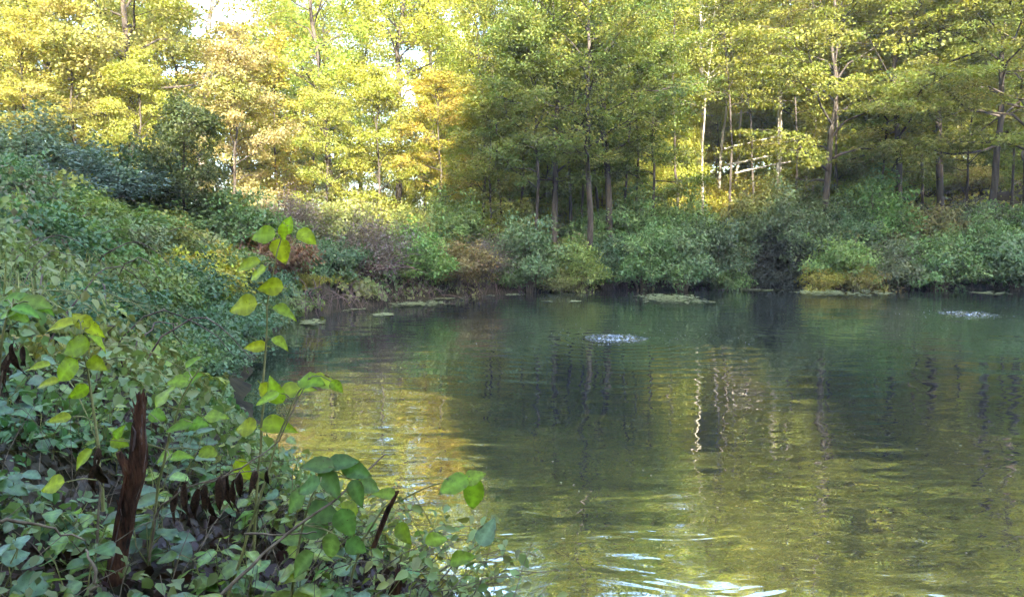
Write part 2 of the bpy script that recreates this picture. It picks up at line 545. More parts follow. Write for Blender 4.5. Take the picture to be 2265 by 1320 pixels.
def build_tree(seed, H, cb, spread, nlimb, size, per, flat=0.42, r0=None, subs=5, lean=0.02, stems=1, clump_r=0.62):
    r = np.random.default_rng(seed)
    tb = Tubes()
    cc, od, cr = [], [], []
    for s in range(stems):
        n = 12
        t = np.linspace(0, 1, n)
        az0 = r.random() * 6.28
        wob = np.cumsum(r.normal(size=(n, 2)) * 0.012 * H, 0) * t[:, None]
        fan = (0.0 if stems == 1 else 0.10 * H)
        base = np.zeros(2) if stems == 1 else r.normal(size=2) * 0.25
        pts = np.stack([base[0] + wob[:, 0] + t * (lean * H * math.cos(az0) + fan * math.cos(s * 2.4 + seed)),
                        base[1] + wob[:, 1] + t * (lean * H * math.sin(az0) + fan * math.sin(s * 2.4 + seed)),
                        t * H * 0.95 - 0.25 * (t == 0)], 1)
        rr0 = r0 or H * 0.0105
        rad = rr0 * ((1 - t) ** 0.75 * 0.95 + 0.05)
        rad[0] *= 1.25
        tb.add(pts, rad, 8)
        nl = max(6, nlimb // stems)
        for k in range(nl):
            q = cb + (0.97 - cb) * (k + r.random() * 0.7) / nl
            f = (q - cb) / (1 - cb)
            i = q * (n - 1)
            i0 = int(i)
            p0 = pts[i0] + (pts[min(i0 + 1, n - 1)] - pts[i0]) * (i - i0)
            az = k * 2.4 + r.normal() * 0.4 + s
            ln = spread * (0.30 + 0.75 * math.sin(math.pi * (0.22 + 0.75 * f)) ** 0.8) * (0.75 + 0.45 * r.random())
            el = R(22 + 50 * f + r.normal() * 11)
            m = 6
            u = np.linspace(0, 1, m)
            d = np.array([math.cos(az), math.sin(az), 0])
            lp = p0 + d * (u[:, None] * ln * math.cos(el))
            lp[:, 2] += u * ln * math.sin(el) - u ** 2 * ln * 0.18
            lp += np.cumsum(r.normal(size=(m, 3)) * 0.04 * ln, 0) * (u[:, None] > 0)
            lr = max(0.02, float(np.interp(q, t, rad)) * 0.5) * ((1 - u) * 0.9 + 0.12)
            tb.add(lp, lr, 5, cap=False)
            for j in range(subs):
                w = 0.30 + 0.68 * (j + r.random() * 0.6) / subs
                ii = w * (m - 1)
                a = int(min(ii, m - 2))
                b0 = lp[a] + (lp[a + 1] - lp[a]) * (ii - a)
                sd = (-1) ** j
                az2 = az + sd * R(38 + 25 * r.random())
                sl = ln * (0.30 + 0.25 * r.random()) * (1.15 - 0.4 * w)
                uu = np.linspace(0, 1, 4)
                d2 = np.array([math.cos(az2), math.sin(az2), 0.25 + 0.3 * f + r.normal() * 0.15])
                sp = b0 + d2 * (uu[:, None] * sl)
                sp[:, 2] -= uu ** 2 * sl * 0.25
                tb.add(sp, 0.014 * ((1 - uu) + 0.25), 3, cap=False)
                for v in (0.4, 0.75, 1.05):
                    if r.random() < 0.9:
                        cc.append(b0 + (sp[-1] - b0) * v + r.normal(size=3) * 0.14)
                        od.append(unit(d2)); cr.append(clump_r * (0.7 + 0.6 * r.random()))
            cc.append(lp[-1]); od.append(d); cr.append(clump_r)
        cc.append(pts[-1]); od.append(np.array([0.2, 0.1, 0.5])); cr.append(clump_r)
    L = clumps_to_leaves(r, np.array(cc), np.array(od), np.array(cr), flat, per, size)
    return tb.mesh('trunk'), leaf_mesh('crown', *L)


PROTO = {
    'tall_a': build_tree(11, 18.0, 0.24, 4.1, 30, 0.13, 92, flat=0.75),
    'tall_b': build_tree(12, 17.0, 0.30, 3.7, 28, 0.13, 92, flat=0.8),
    'tall_c': build_tree(13, 19.0, 0.20, 3.9, 32, 0.135, 84, flat=0.75, lean=0.05),
    'maple_a': build_tree(21, 16.0, 0.22, 5.0, 26, 0.13, 86, flat=0.26, subs=6, clump_r=0.75),
    'maple_b': build_tree(22, 15.0, 0.28, 5.4, 24, 0.13, 86, flat=0.24, subs=6, clump_r=0.8),
    'center': build_tree(31, 16.5, 0.26, 3.6, 30, 0.12, 40, flat=0.4, subs=5, r0=0.16, stems=1),
    'sparse': build_tree(41, 15.0, 0.28, 3.0, 24, 0.125, 34, flat=0.5, lean=0.06),
    'young_a': build_tree(51, 8.0, 0.16, 2.1, 20, 0.105, 62, flat=0.45, r0=0.07, clump_r=0.5),
    'young_b': build_tree(52, 9.5, 0.30, 2.3, 20, 0.105, 62, flat=0.4, r0=0.08, clump_r=0.5),
}

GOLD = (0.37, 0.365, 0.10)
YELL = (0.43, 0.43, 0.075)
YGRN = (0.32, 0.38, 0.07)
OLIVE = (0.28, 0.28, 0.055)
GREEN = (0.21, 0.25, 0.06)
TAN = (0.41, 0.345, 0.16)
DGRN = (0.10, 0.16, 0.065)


def tree(proto, px, d, label, color, scale=1.0, rz=0.0, group=None, bark=None, name='deciduous_tree', cat='tree', sz=None):
    x = (px - 1132.5) / F * d
    z = gz(x, d)
    root = empty(name, (x, d, z - 0.05), rz, (scale, scale, scale * (sz or 1.0)))
    if d > 40:
        root.scale.z *= 0.9
    tm, cm = PROTO[proto]
    t = obj('trunk', tm, M_BARK, root)
    if bark is not None:
        t.material_slots[0].link = 'OBJECT'
        t.material_slots[0].material = bark
    obj('crown', cm, M_LEAF, root, color)
    tag(root, label, cat, group)
    return root


PROTO['pole'] = build_tree(75, 14.0, 0.50, 2.0, 18, 0.12, 26, flat=0.5, r0=0.075, clump_r=0.5)
PROTO['thicket'] = build_tree(71, 7.5, 0.04, 2.6, 30, 0.14, 66, flat=0.8, r0=0.07, clump_r=0.6)
# --- the woods left of the pond, sunlit gold
T = tree
T('tall_a', -60, 27, 'golden tree at the far left edge on the bank, crown cut by the frame', GOLD, 0.95, 0.4, 'sunlit trees on the left bank')
T('tall_c', 130, 30, 'tall orange-gold tree behind the dark blue-green bush on the left bank', (0.38, 0.35, 0.11), 0.95, 2.0, 'sunlit trees on the left bank')
T('tall_b', 300, 27, 'gold-leaved tree left of the small dark olive tree on the bank', (0.38, 0.36, 0.12), 0.92, 4.1, 'sunlit trees on the left bank')
T('sparse', 440, 33, 'sparse tree with pale stem against bright sky, upper left', (0.42, 0.34, 0.06), 1.15, 1.0, 'sunlit trees on the left bank', M_PALE)
T('tall_a', 210, 38, 'yellow tree deep in the left woods behind the orange-gold one', YELL, 1.0, 3.3, 'sunlit trees on the left bank')
T('young_a', 520, 29, 'peach-coloured young tree just right of the small dark olive tree', TAN, 1.0, 0.7, 'sunlit trees on the left bank')
T('young_b', 400, 31, 'bright yellow young tree directly behind the small dark olive tree', YELL, 1.0, 2.7, 'sunlit trees on the left bank')
T('young_a', 620, 35, 'pale yellow young tree below the large sky gap', (0.48, 0.40, 0.09), 1.05, 4.7)
T('sparse', 745, 36, 'thin sparse tree with sky showing through, left of centre', YGRN, 1.1, 3.9)
T('young_a', 722, 32.5, 'young lime-yellow tree in front of the thin sparse tree', (0.36, 0.37, 0.08), 0.85, 1.1)
T('young_b', 700, 40, 'small light-green tree beside the low sky gaps, left of centre', YGRN, 0.9, 5.2)
T('tall_b', 880, 38, 'broad bright yellow-green tree left of the shaded centre trees', YELL, 1.05, 5.5)
T('tall_c', 960, 44, 'tall yellow-green tree with pale trunk behind the centre trees', (0.38, 0.37, 0.05), 1.0, 1.3, None, M_PALE)
T('young_a', 840, 33, 'young yellow-green tree above the grey-purple shrub', (0.34, 0.34, 0.06), 0.95, 2.2)
T('young_b', 975, 33.5, 'young golden tree behind the low yellow-brown shrub', (0.40, 0.32, 0.06), 0.85, 0.3)
T('tall_a', -120, 36, 'yellow tree far back at the left frame edge', YELL, 1.0, 1.9)
T('tall_c', 340, 47, 'distant yellow tree between the left-bank crowns, right one of two', YELL, 1.0, 0.9, 'distant yellow trees in the left woods')
T('tall_b', 60, 46, 'distant yellow tree between the left-bank crowns, left one of two', YELL, 1.0, 2.9, 'distant yellow trees in the left woods')

# --- shaded trees at the middle of the far shore
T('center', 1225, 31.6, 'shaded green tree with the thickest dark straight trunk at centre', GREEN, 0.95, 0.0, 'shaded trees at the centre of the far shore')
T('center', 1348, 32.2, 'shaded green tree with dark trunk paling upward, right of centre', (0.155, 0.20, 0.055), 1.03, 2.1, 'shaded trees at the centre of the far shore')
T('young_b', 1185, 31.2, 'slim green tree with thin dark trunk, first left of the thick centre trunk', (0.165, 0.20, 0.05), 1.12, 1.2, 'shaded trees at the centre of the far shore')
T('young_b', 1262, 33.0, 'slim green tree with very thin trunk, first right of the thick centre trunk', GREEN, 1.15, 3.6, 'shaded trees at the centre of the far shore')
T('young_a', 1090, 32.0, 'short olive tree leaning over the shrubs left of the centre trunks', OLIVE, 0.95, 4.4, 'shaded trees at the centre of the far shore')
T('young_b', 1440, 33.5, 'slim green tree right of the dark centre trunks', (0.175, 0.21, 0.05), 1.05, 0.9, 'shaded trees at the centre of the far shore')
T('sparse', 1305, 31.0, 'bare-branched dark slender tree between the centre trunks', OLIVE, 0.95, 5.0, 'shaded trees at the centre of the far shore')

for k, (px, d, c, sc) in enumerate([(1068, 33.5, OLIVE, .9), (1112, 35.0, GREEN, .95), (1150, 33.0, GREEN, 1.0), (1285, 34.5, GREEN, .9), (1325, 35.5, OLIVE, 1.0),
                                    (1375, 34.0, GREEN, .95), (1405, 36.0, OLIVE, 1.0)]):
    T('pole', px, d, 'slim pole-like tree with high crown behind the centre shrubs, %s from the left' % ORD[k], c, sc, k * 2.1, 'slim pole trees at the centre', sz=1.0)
for k, (px, d, c, sc) in enumerate([(1755, 36.0, OLIVE, .95), (1850, 36.5, OLIVE, 1.0), (1935, 37.0, OLIVE, .9), (2035, 38.0, OLIVE, 1.0), (2230, 37.0, OLIVE, .95)]):
    T('pole', px, d, 'slim pole-like tree with high crown behind the right-shore shrubs, %s from the left' % ORD[k], c, sc, k * 2.3, 'slim pole trees on the right')
T('sparse', 545, 43, 'thin yellow tree left of the upper sky gap', YELL, 1.2, 0.4, None, M_PALE)
T('sparse', 615, 46, 'thin pale-stemmed tree standing inside the upper sky gap', YELL, 1.15, 2.2, None, M_PALE)
T('sparse', 760, 45, 'thin yellow tree in the small sky gap left of centre', YELL, 1.15, 3.4)
T('tall_b', 690, 50, 'distant yellow-green tree right of the upper sky gap', YGRN, 1.0, 2.4)
T('tall_c', 800, 52, 'distant yellow tree left of the broad bright yellow-green one', YELL, 1.0, 4.4)

# --- bright trees behind the centre and right
for k, (px, d, pr, c, rz) in enumerate([(1080, 43, 'tall_a', YELL, .2), (1180, 49, 'tall_b', YELL, 1.2), (1300, 44, 'tall_c', YGRN, 2.2),
                                        (1420, 47, 'tall_a', YELL, 3.2), (1260, 58, 'tall_c', YELL, 0.1)]):
    T(pr, px, d, 'sunlit yellow tree behind the shaded centre trees, %s from the left' % ORD[(0, 1, 3, 4, 2)[k]], c, 1.0, rz, 'sunlit trees behind the centre trees')
T('tall_b', 1540, 43, 'bright yellow tree with pale leaning stems at upper right of centre', YELL, 1.1, 4.0, None, M_PALE)
T('tall_c', 1640, 46, 'tall yellow tree behind the pale dead trunk', (0.44, 0.40, 0.06), 1.0, 5.1)
T('pole', 1500, 37, 'young tree with thin reddish trunk right of centre', OLIVE, 1.0, 2.0, 'thin trees right of centre')
T('pole', 1552, 38, 'young tree with pale thin trunk right of centre', (0.2, 0.24, 0.05), 0.95, 3.0, 'thin trees right of centre', M_PALE)
T('pole', 1610, 36, 'young tree with slightly leaning trunk by the lit clearing', OLIVE, 1.0, 0.0, 'thin trees right of centre')
T('pole', 1665, 37.5, 'young dark-trunked tree left of the pale dead trunk', OLIVE, 1.0, 1.0, 'thin trees right of centre')

# --- layered maples on the right
T('maple_a', 1815, 34.0, 'layered olive maple with dark trunks right of the pale dead trunk', OLIVE, 1.0, 1.4, 'maples on the right shore')
T('maple_b', 1990, 34.5, 'layered olive maple with short leaning trunk behind the right shrubs', (0.25, 0.26, 0.055), 1.05, 0.2, 'maples on the right shore')
T('maple_a', 2078, 36.5, 'layered maple with the thickest trunk in front of the lit clearing', (0.28, 0.27, 0.055), 1.1, 3.6, 'maples on the right shore')
T('maple_b', 2182, 35.0, 'dark-trunked layered maple second from the right edge', OLIVE, 1.1, 2.5, 'maples on the right shore')
T('young_b', 2130, 39.0, 'short brown-trunked tree in the lit clearing between two maples', (0.22, 0.23, 0.05), 0.9, 2.5, 'maples on the right shore')
T('maple_a', 2262, 33.5, 'maple with thin leaning trunk at the right frame edge', (0.20, 0.22, 0.05), 1.0, 5.0, 'maples on the right shore')
T('maple_b', 1760, 41.0, 'yellow-topped maple rising behind the first olive maple', (0.36, 0.33, 0.05), 1.15, 4.4)
for k, (px, d, pr, c, rz) in enumerate([(1900, 46, 'tall_b', YGRN, .5), (2010, 52, 'tall_a', YELL, 1.5), (2150, 56, 'tall_c', YGRN, 2.5),
                                        (2290, 47, 'tall_b', YGRN, 3.5), (1760, 56, 'tall_a', YELL, 4.5), (2420, 42, 'maple_a', OLIVE, 1.0)]):
    T(pr, px, d, 'tall tree close behind the right-hand maples, %s from the left' % ORD[(1, 2, 3, 4, 0, 5)[k]], c, 1.05, rz, 'woods behind the right maples')

for k, (px, d, c) in enumerate([(1020, 50, YELL), (1110, 46, YGRN), (1200, 52, YELL), (1290, 47, YELL), (1370, 53, YGRN), (1460, 48, YELL)]):
    T('thicket', px, d, 'low yellow thicket tree behind the centre trunks, %s from the left' % ORD[k], c, 1.4, k * 1.7, 'thicket behind the centre trunks')
for k, (px, d, c) in enumerate([(1560, 50, YELL), (1650, 54, YGRN), (1740, 49, OLIVE), (1830, 52, YGRN), (1930, 48, OLIVE), (2030, 56, YGRN),
                                (2110, 60, YELL), (2210, 55, YELL), (2300, 50, YGRN)]):
    T('thicket', px, d, 'low thicket tree behind the right-hand maples, %s from the left' % ORD[k], c, 1.55, k * 1.3, 'thicket behind the right maples')
for k, (px, d, c) in enumerate([(-80, 33, GOLD), (60, 35, YELL), (190, 33, GOLD), (300, 36, YELL), (420, 38, GOLD), (520, 36, YELL), (600, 44, TAN)]):
    T('thicket', px, d, 'low golden thicket tree among the left-bank trunks, %s from the left' % ORD[k], c, 0.95, k * 1.9, 'golden thicket on the left bank')
for k, (px, d, c) in enumerate([(690, 46, YGRN), (790, 44, YELL), (870, 47, YELL), (940, 42, YELL)]):
    T('thicket', px, d, 'low yellow-green thicket tree under the sky gaps left of centre, %s from the left' % ORD[k], c, 0.72, k * 1.9, 'thicket left of centre')


for k, (px, d, c, sc) in enumerate([(1040, 37, YGRN, .8), (1130, 38, YGRN, .85), (1215, 37, YELL, .8), (1330, 38.5, YGRN, .85), (1415, 38, YELL, .8), (1490, 40, YELL, .75), (1580, 43, YELL, .8)]):
    T(('young_a', 'thicket')[k % 2], px, d, 'leafy lime-yellow understorey tree among the centre trunks, %s from the left' % ORD[k], c, sc, k * 1.9, 'understorey behind the centre shrubs')
for k, (px, d, c, sc) in enumerate([(1690, 44, YGRN, .85), (1770, 39, OLIVE, .8), (1840, 40, YGRN, .8), (1905, 40, OLIVE, .85), (1975, 42, YGRN, .8), (2045, 44, YELL, .75), (2115, 47, YELL, .8), (2205, 44, YGRN, .8), (2280, 41, YGRN, .8)]):
    T(('thicket', 'young_a')[k % 2], px, d, 'leafy light-green understorey tree among the right maples, %s from the left' % ORD[k], c, sc, k * 1.3, 'understorey behind the right shrubs')


# ------------------------------------------------------------------ shrubs
def build_shrub(seed, H, W, nst, size, per, clump_r=0.32, flat=0.6, droop=0.5, bare=False):
    r = np.random.default_rng(seed)
    tb = Tubes()
    cc, od = [], []
    for k in range(nst):
        az = k * 2.4 + r.normal() * 0.5
        q = math.sqrt((k + 0.5) / nst)
        tip = np.array([math.cos(az) * W * q, math.sin(az) * W * q, H * (1.02 - 0.55 * q ** 2.2) * (0.8 + 0.3 * r.random())])
        u = np.linspace(0, 1, 7)
        base = np.array([math.cos(az), math.sin(az), 0]) * W * 0.18 * q
        pts = base + (tip - base) * u[:, None]
        pts[:, 2] += np.sin(u * math.pi) * H * 0.14 * q - droop * 0.22 * H * q * u ** 3
        pts[:, :2] *= (0.55 + 0.45 * u[:, None])
        pts += np.cumsum(r.normal(size=(7, 3)) * 0.025 * H, 0)
        pts[0, 2] = -0.15
        tb.add(pts, 0.02 * (1.1 - u), 4, cap=False)
        d = np.array([math.cos(az) * q, math.sin(az) * q, 0.25])
        for w in (0.38, 0.52, 0.66, 0.78, 0.9, 1.0):
            i = w * 6
            a = int(min(i, 5))
            b0 = pts[a] + (pts[a + 1] - pts[a]) * (i - a)
            for _ in range(2):
                off = r.normal(size=3) * np.array([0.13, 0.13, 0.09]) * W
                if bare:
                    tb.add(np.stack([b0, b0 + off * 0.9 + [0, 0, 0.03], b0 + off * 1.9]), [0.008, 0.006, 0.003], 3, cap=False)
                cc.append(b0 + off)
                od.append(d)
    L = clumps_to_leaves(r, np.array(cc), np.array(od), clump_r, flat, per, size)
    return tb.mesh('stems'), leaf_mesh('foliage', *L)


SHR = {
    'round': build_shrub(101, 2.3, 1.35, 34, 0.10, 22),
    'wide': build_shrub(102, 1.9, 1.9, 36, 0.11, 22, 0.36),
    'weep': build_shrub(103, 2.6, 1.5, 34, 0.11, 22, 0.34, 0.8, 1.1),
    'brush': build_shrub(104, 2.2, 1.6, 34, 0.07, 8, 0.35, 0.8, 0.3, bare=True),
    'big': build_shrub(105, 3.2, 2.1, 44, 0.12, 22, 0.42, 0.5),
    'low': build_shrub(106, 1.1, 1.3, 26, 0.095, 20, 0.28),
}
BLUEG = (0.175, 0.25, 0.105)
SGRN = (0.17, 0.25, 0.075)
SOLV = (0.24, 0.25, 0.07)
SYEL = (0.36, 0.31, 0.05)
SPUR = (0.24, 0.18, 0.17)
SBRN = (0.26, 0.19, 0.07)


def shrub(kind, px, d, label, color, scale=1.0, rz=0.0, group=None, sz=1.0, name='shrub', dz=0.0, x=None):
    if x is None:
        x = (px - 1132.5) / F * d
    if group == G1:
        d -= 0.7
        sz *= 1.15
        x = (px - 1132.5) / F * d
    root = empty(name, (x, d, max(gz(x, d), -0.1) - 0.03 + dz), rz, (scale, scale, scale * sz))
    sm, fm = SHR[kind]
    obj('stems', sm, M_TWIG, root)
    obj('foliage', fm, M_SHRUB, root, color)
    tag(root, label, 'shrub', group)
    return root


G1 = 'shrubs along the far water edge'
S = shrub
S('brush', 820, 24.3, 'grey-purple twiggy shrub at the water edge beside the dead brush pile', SPUR, 1.0, .3, G1, 0.95)
S('weep', 925, 25.9, 'bright green drooping shrub at the water edge right of the grey-purple one', (0.24, 0.36, 0.09), 0.88, 1.3, G1, 0.85)
S('wide', 1010, 27.3, 'yellow-brown low shrub overhanging the dark bank', SBRN, 0.8, 2.3, G1, 0.95)
S('round', 1172, 28.9, 'rounded blue-green shrub standing alone at the water edge', BLUEG, 1.12, 0.2, G1, 1.0)
S('brush', 1075, 28.2, 'bare grey twigs hanging down to the water beside the rounded blue-green shrub', (0.2, 0.16, 0.15), 0.75, 2.9, G1)
S('weep', 1285, 29.6, 'yellow-green narrow shrub right of the rounded blue-green one', (0.28, 0.34, 0.08), 0.8, 0.9, G1, 0.9)
S('round', 1345, 30.2, 'dark green small shrub left of the pale sea-green one', DGRN, 0.8, 1.9, G1)
S('weep', 1425, 30.0, 'large sea-green shrub spilling to the water behind the floating weed mat', (0.20, 0.30, 0.10), 0.98, 3.9, G1, 0.92)
S('weep', 1510, 30.2, 'pale sea-green shrub second from the dark hollow', BLUEG, 0.95, 5.2, G1, 1.0)
S('round', 1590, 30.8, 'grey-green shrub immediately left of the dark hollow', (0.10, 0.14, 0.06), 1.1, 0.4, G1)
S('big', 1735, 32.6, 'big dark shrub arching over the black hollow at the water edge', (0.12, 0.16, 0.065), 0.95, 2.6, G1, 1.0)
S('wide', 1850, 30.9, 'green shrub with yellowing base right of the dark hollow', (0.22, 0.30, 0.08), 1.0, 1.1, G1)
S('low', 1820, 30.0, 'low yellowish shrub at the water line right of the dark hollow', SYEL, 0.8, 0.1, G1)
S('low', 1905, 30.1, 'low yellow-brown shrub at the water line, second right of the dark hollow', (0.30, 0.24, 0.06), 0.85, 1.9, G1)
S('wide', 1975, 31.0, 'dull green shrub with pinkish twigs on the right shore', (0.15, 0.17, 0.08), 0.95, 3.0, G1)
S('wide', 2075, 30.6, 'deep green wide shrub on the right shore', SGRN, 1.05, 4.2, G1)
S('big', 2170, 31.2, 'large sea-green shrub near the right frame edge', (0.18, 0.265, 0.09), 0.85, 5.3, G1, 0.85)
S('wide', 2260, 29.8, 'sea-green shrub cut by the right frame edge at the water', BLUEG, 1.1, 0.3, G1)
S('low', 1600, 30.5, 'low green shrub at the water line left of the dark hollow', SGRN, 0.85, 4.2, G1)
S('low', 1240, 29.3, 'low olive shrub between the blue-green and the yellow-green ones', SOLV, 0.8, 2.2, G1)
S('low', 1120, 28.8, 'low green shrub at the left foot of the rounded blue-green one', SGRN, 0.75, 3.2, G1)

G2 = 'shrubs on the slope above the far shore'
S('big', 1400, 33.2, 'tall mid-green shrub under the right centre trunks', (0.18, 0.28, 0.09), 1.0, 0.2, G2)
S('big', 1500, 33.6, 'tall sea-green shrub on the slope right of the centre trunks', SGRN, 0.95, 1.2, G2)
S('round', 1300, 32.4, 'mid-green shrub at the foot of the centre trunks', SGRN, 1.0, 2.2, G2)
S('round', 1140, 31.5, 'olive shrub at the left foot of the centre trunks', SOLV, 1.0, 3.2, G2)
S('big', 1000, 30.5, 'tall green shrub behind the yellow-brown water-edge shrub', (0.20, 0.28, 0.08), 0.85, 4.2, G2)
S('wide', 905, 29.5, 'yellow-green shrub behind the bright green drooping one', (0.26, 0.27, 0.06), 1.1, 5.2, G2)
S('wide', 800, 28.0, 'olive-yellow shrub above the grey-purple one', (0.25, 0.25, 0.06), 1.1, 0.2, G2)
S('brush', 640, 24.5, 'grey-purple dead brush on the slope behind the tall sapling', SPUR, 1.0, 1.8, G2, 0.9)
S('wide', 720, 26.0, 'dull olive shrub right of the upper dead brush', SOLV, 1.0, 2.6, G2)
S('big', 1680, 35.0, 'olive shrub below the pale dead trunk', SOLV, 0.95, 0.6, G2)
S('big', 1790, 35.2, 'tall grey-green shrub below the first olive maple', (0.14, 0.18, 0.06), 0.95, 1.6, G2)
S('young' if 'young' in SHR else 'weep', 1925, 34.2, 'bright green vine-clad shrub beside the short leaning maple trunk', (0.17, 0.28, 0.07), 1.25, 2.6, G2, 1.1)
S('wide', 2070, 33.6, 'olive-brown shrub on the slope below the clearing', (0.21, 0.19, 0.06), 1.1, 3.6, G2)
S('big', 1870, 33.0, 'dark green shrub on the slope above the yellowish water-line shrubs', DGRN, 0.8, 4.6, G2)
S('wide', 2170, 34.0, 'grey-green shrub below the dark maple trunk', (0.13, 0.16, 0.08), 1.1, 5.0, G2)
S('wide', 2270, 32.5, 'dark green shrub on the slope at the right frame edge', SGRN, 1.2, 1.0, G2)
for k, (px, d, c) in enumerate([(1540, 40, SYEL), (1640, 41, SYEL), (1720, 42, (0.30, 0.30, 0.06)), (2130, 43, (0.42, 0.37, 0.08)),
                                (2060, 45, (0.40, 0.36, 0.08)), (2220, 45, SYEL), (1180, 39, SYEL), (1290, 40, SYEL), (1440, 40, SYEL)]):
    S('wide', px, d, 'low yellow bush lit behind the far-shore trunks, %s from the left' % ORD[(3, 4, 5, 7, 6, 8, 0, 1, 2)[k]], c, 1.15, k * 1.1, 'yellow bushes in the clearings')

G3 = 'shrubs on the left bank'
S('big', 190, 18.5, 'dark blue-green bush on top of the left bank', (0.11, 0.17, 0.14), 0.9, 0.4, G3, 0.52)
S('big', 60, 19.5, 'grey-green bush at the left frame edge behind the vines', (0.16, 0.22, 0.13), 1.0, 1.4, G3, 0.66)
S('wide', 300, 20.0, 'deep green bush right of the dark blue-green one on the bank', (0.08, 0.13, 0.06), 1.0, 2.4, G3)
S('low', 430, 14.0, 'small bright yellow bush on the left bank', (0.48, 0.41, 0.05), 0.85, 3.4, G3)
S('low', 330, 16.0, 'olive-yellow low bush on the bank left of the bright yellow one', (0.28, 0.28, 0.06), 0.9, 4.4, G3)
S('wide', 520, 20.5, 'green bush on the bank behind the tall sapling', SGRN, 0.9, 5.4, G3)
S('low', 610, 19.8, 'reddish-brown leafy shrub behind the tall sapling', (0.24, 0.12, 0.06), 0.95, 0.4, G3, 1.2)
S('low', 685, 20.6, 'small yellow weed beside the brush pile', (0.38, 0.32, 0.04), 0.4, 1.0, G3)
S('low', 740, 22.6, 'soft green shrub behind the brush pile', (0.14, 0.22, 0.10), 0.85, 1.0, G3, 1.2)
S('wide', 130, 14.0, 'yellow-green mound of leaves on the upper left bank', (0.24, 0.29, 0.06), 0.75, 2.0, G3, 0.6)
S('wide', 240, 15.0, 'bright green mound left of the olive-yellow bush', (0.17, 0.25, 0.06), 0.75, 3.0, G3, 0.6)

for k, (px, d, kd, sc, c, cn) in enumerate([
        (90, 6.2, 'low', .42, (0.12, 0.20, 0.09), 'blue-green'), (330, 6.8, 'low', .36, (0.20, 0.27, 0.07), 'light green'), (210, 7.8, 'low', .5, (0.10, 0.18, 0.07), 'dark green'),
        (430, 8.6, 'low', .42, (0.16, 0.24, 0.11), 'grey-green'), (30, 9.0, 'low', .6, (0.11, 0.19, 0.08), 'dark green'), (300, 9.8, 'low', .55, (0.23, 0.28, 0.07), 'yellow-green'),
        (480, 11.0, 'low', .5, (0.13, 0.22, 0.10), 'blue-green'), (130, 11.3, 'low', .7, (0.18, 0.26, 0.07), 'light green'), (380, 12.3, 'low', .6, (0.12, 0.19, 0.08), 'deep green'),
        (530, 13.8, 'low', .55, (0.17, 0.25, 0.12), 'grey-green'), (250, 13.0, 'low', .65, (0.20, 0.23, 0.09), 'olive'), (480, 16.5, 'low', .7, (0.20, 0.26, 0.08), 'light green'),
        (560, 17.5, 'low', .6, (0.13, 0.21, 0.11), 'blue-green'), (20, 13.0, 'wide', .5, (0.14, 0.22, 0.08), 'mid-green')]):
    sc *= 1.25
    S(kd, px, d, 'low %s leafy mound among the left-bank vines, %s nearest to the viewer' % (cn, ORD[k]), c, sc, k * 1.3, 'leafy mounds on the left bank')
T('young_a', 60, 25.0, 'young golden tree low at the left, just above the blue-green bushes', (0.39, 0.36, 0.09), 0.8, 0.6, 'sunlit trees on the left bank')
T('young_b', 175, 25.5, 'young orange-gold tree hiding the trunk behind the dark blue-green bush', (0.39, 0.35, 0.11), 0.8, 2.6, 'sunlit trees on the left bank')
T('young_a', 330, 25.0, 'young yellow tree just left of the small dark olive tree', (0.38, 0.37, 0.08), 0.72, 4.6, 'sunlit trees on the left bank')

# small dark olive tree on the bank
PROTO['dark_small'] = build_tree(61, 4.6, 0.22, 1.35, 18, 0.11, 40, flat=0.7, r0=0.06, clump_r=0.4)
t = T('dark_small', 415, 19.8, 'small dark olive tree standing alone on top of the left bank', (0.11, 0.13, 0.05), 0.78, 0.3, name='small_tree')

# ------------------------------------------------------------------ left bank vines (ground cover, uncountable)
def cover(name, n, xlo, xhi, ylo, yhi, keep, size, label, cat, color, lift=0.5, seed=1, mat=None, broad=False):
    r = np.random.default_rng(seed)
    x = r.uniform(xlo, xhi, n); y = r.uniform(ylo, yhi, n)
    k = keep(x, y, r)
    x, y = x[k], y[k]
    m = len(x)
    lump = 0.6 * vnoise(x, y, 1.1) + 0.4 * vnoise(x + 31, y, 0.45)
    top = lift * (0.05 + 1.7 * np.clip(lump - 0.18, 0, 1)) * (0.35 + 0.65 * smooth(0.0, 1.6, shore_dist(x, y)))
    z = ground_z(x, y) + top * (r.random(m) ** 0.35) + 0.02
    e = 0.05
    def h(a, b): return ground_z(a, b) + lift * 1.7 * (0.6 * vnoise(a, b, 1.1) + 0.4 * vnoise(a + 31, b, 0.45))
    gxx = (h(x + e, y) - h(x - e, y)) / (2 * e); gyy = (h(x, y + e) - h(x, y - e)) / (2 * e)
    nrm = np.stack([-gxx, -gyy, np.ones(m)], 1)
    nrm = unit(nrm) + r.normal(size=(m, 3)) * 0.38
    down = np.stack([-gxx, -gyy, -(gxx ** 2 + gyy ** 2) - 0.3], 1)
    ax = unit(down) * 0.7 + r.normal(size=(m, 3)) * 0.6
    ln = size(x, y) * (0.45 + 1.35 * r.random(m) ** 1.8)
    tint = np.clip(1.5 * (vnoise(x + 9, y + 4, 1.7) - 0.5) + 0.5 + 0.5 * (r.random(m) - 0.5), -0.3, 1.4)
    val = np.clip(0.5 * vnoise(x + 70, y, 0.6) + 0.5 * r.random(m), 0, 1)
    me = leaf_mesh(name, np.stack([x, y, z], 1), ax, nrm, ln, ln * (0.6 + 0.25 * r.random(m)), tint, val, broad=broad)
    o = obj(name, me, mat or M_SHRUB, None, color)
    tag(o, label, cat, None, 'stuff')
    return o


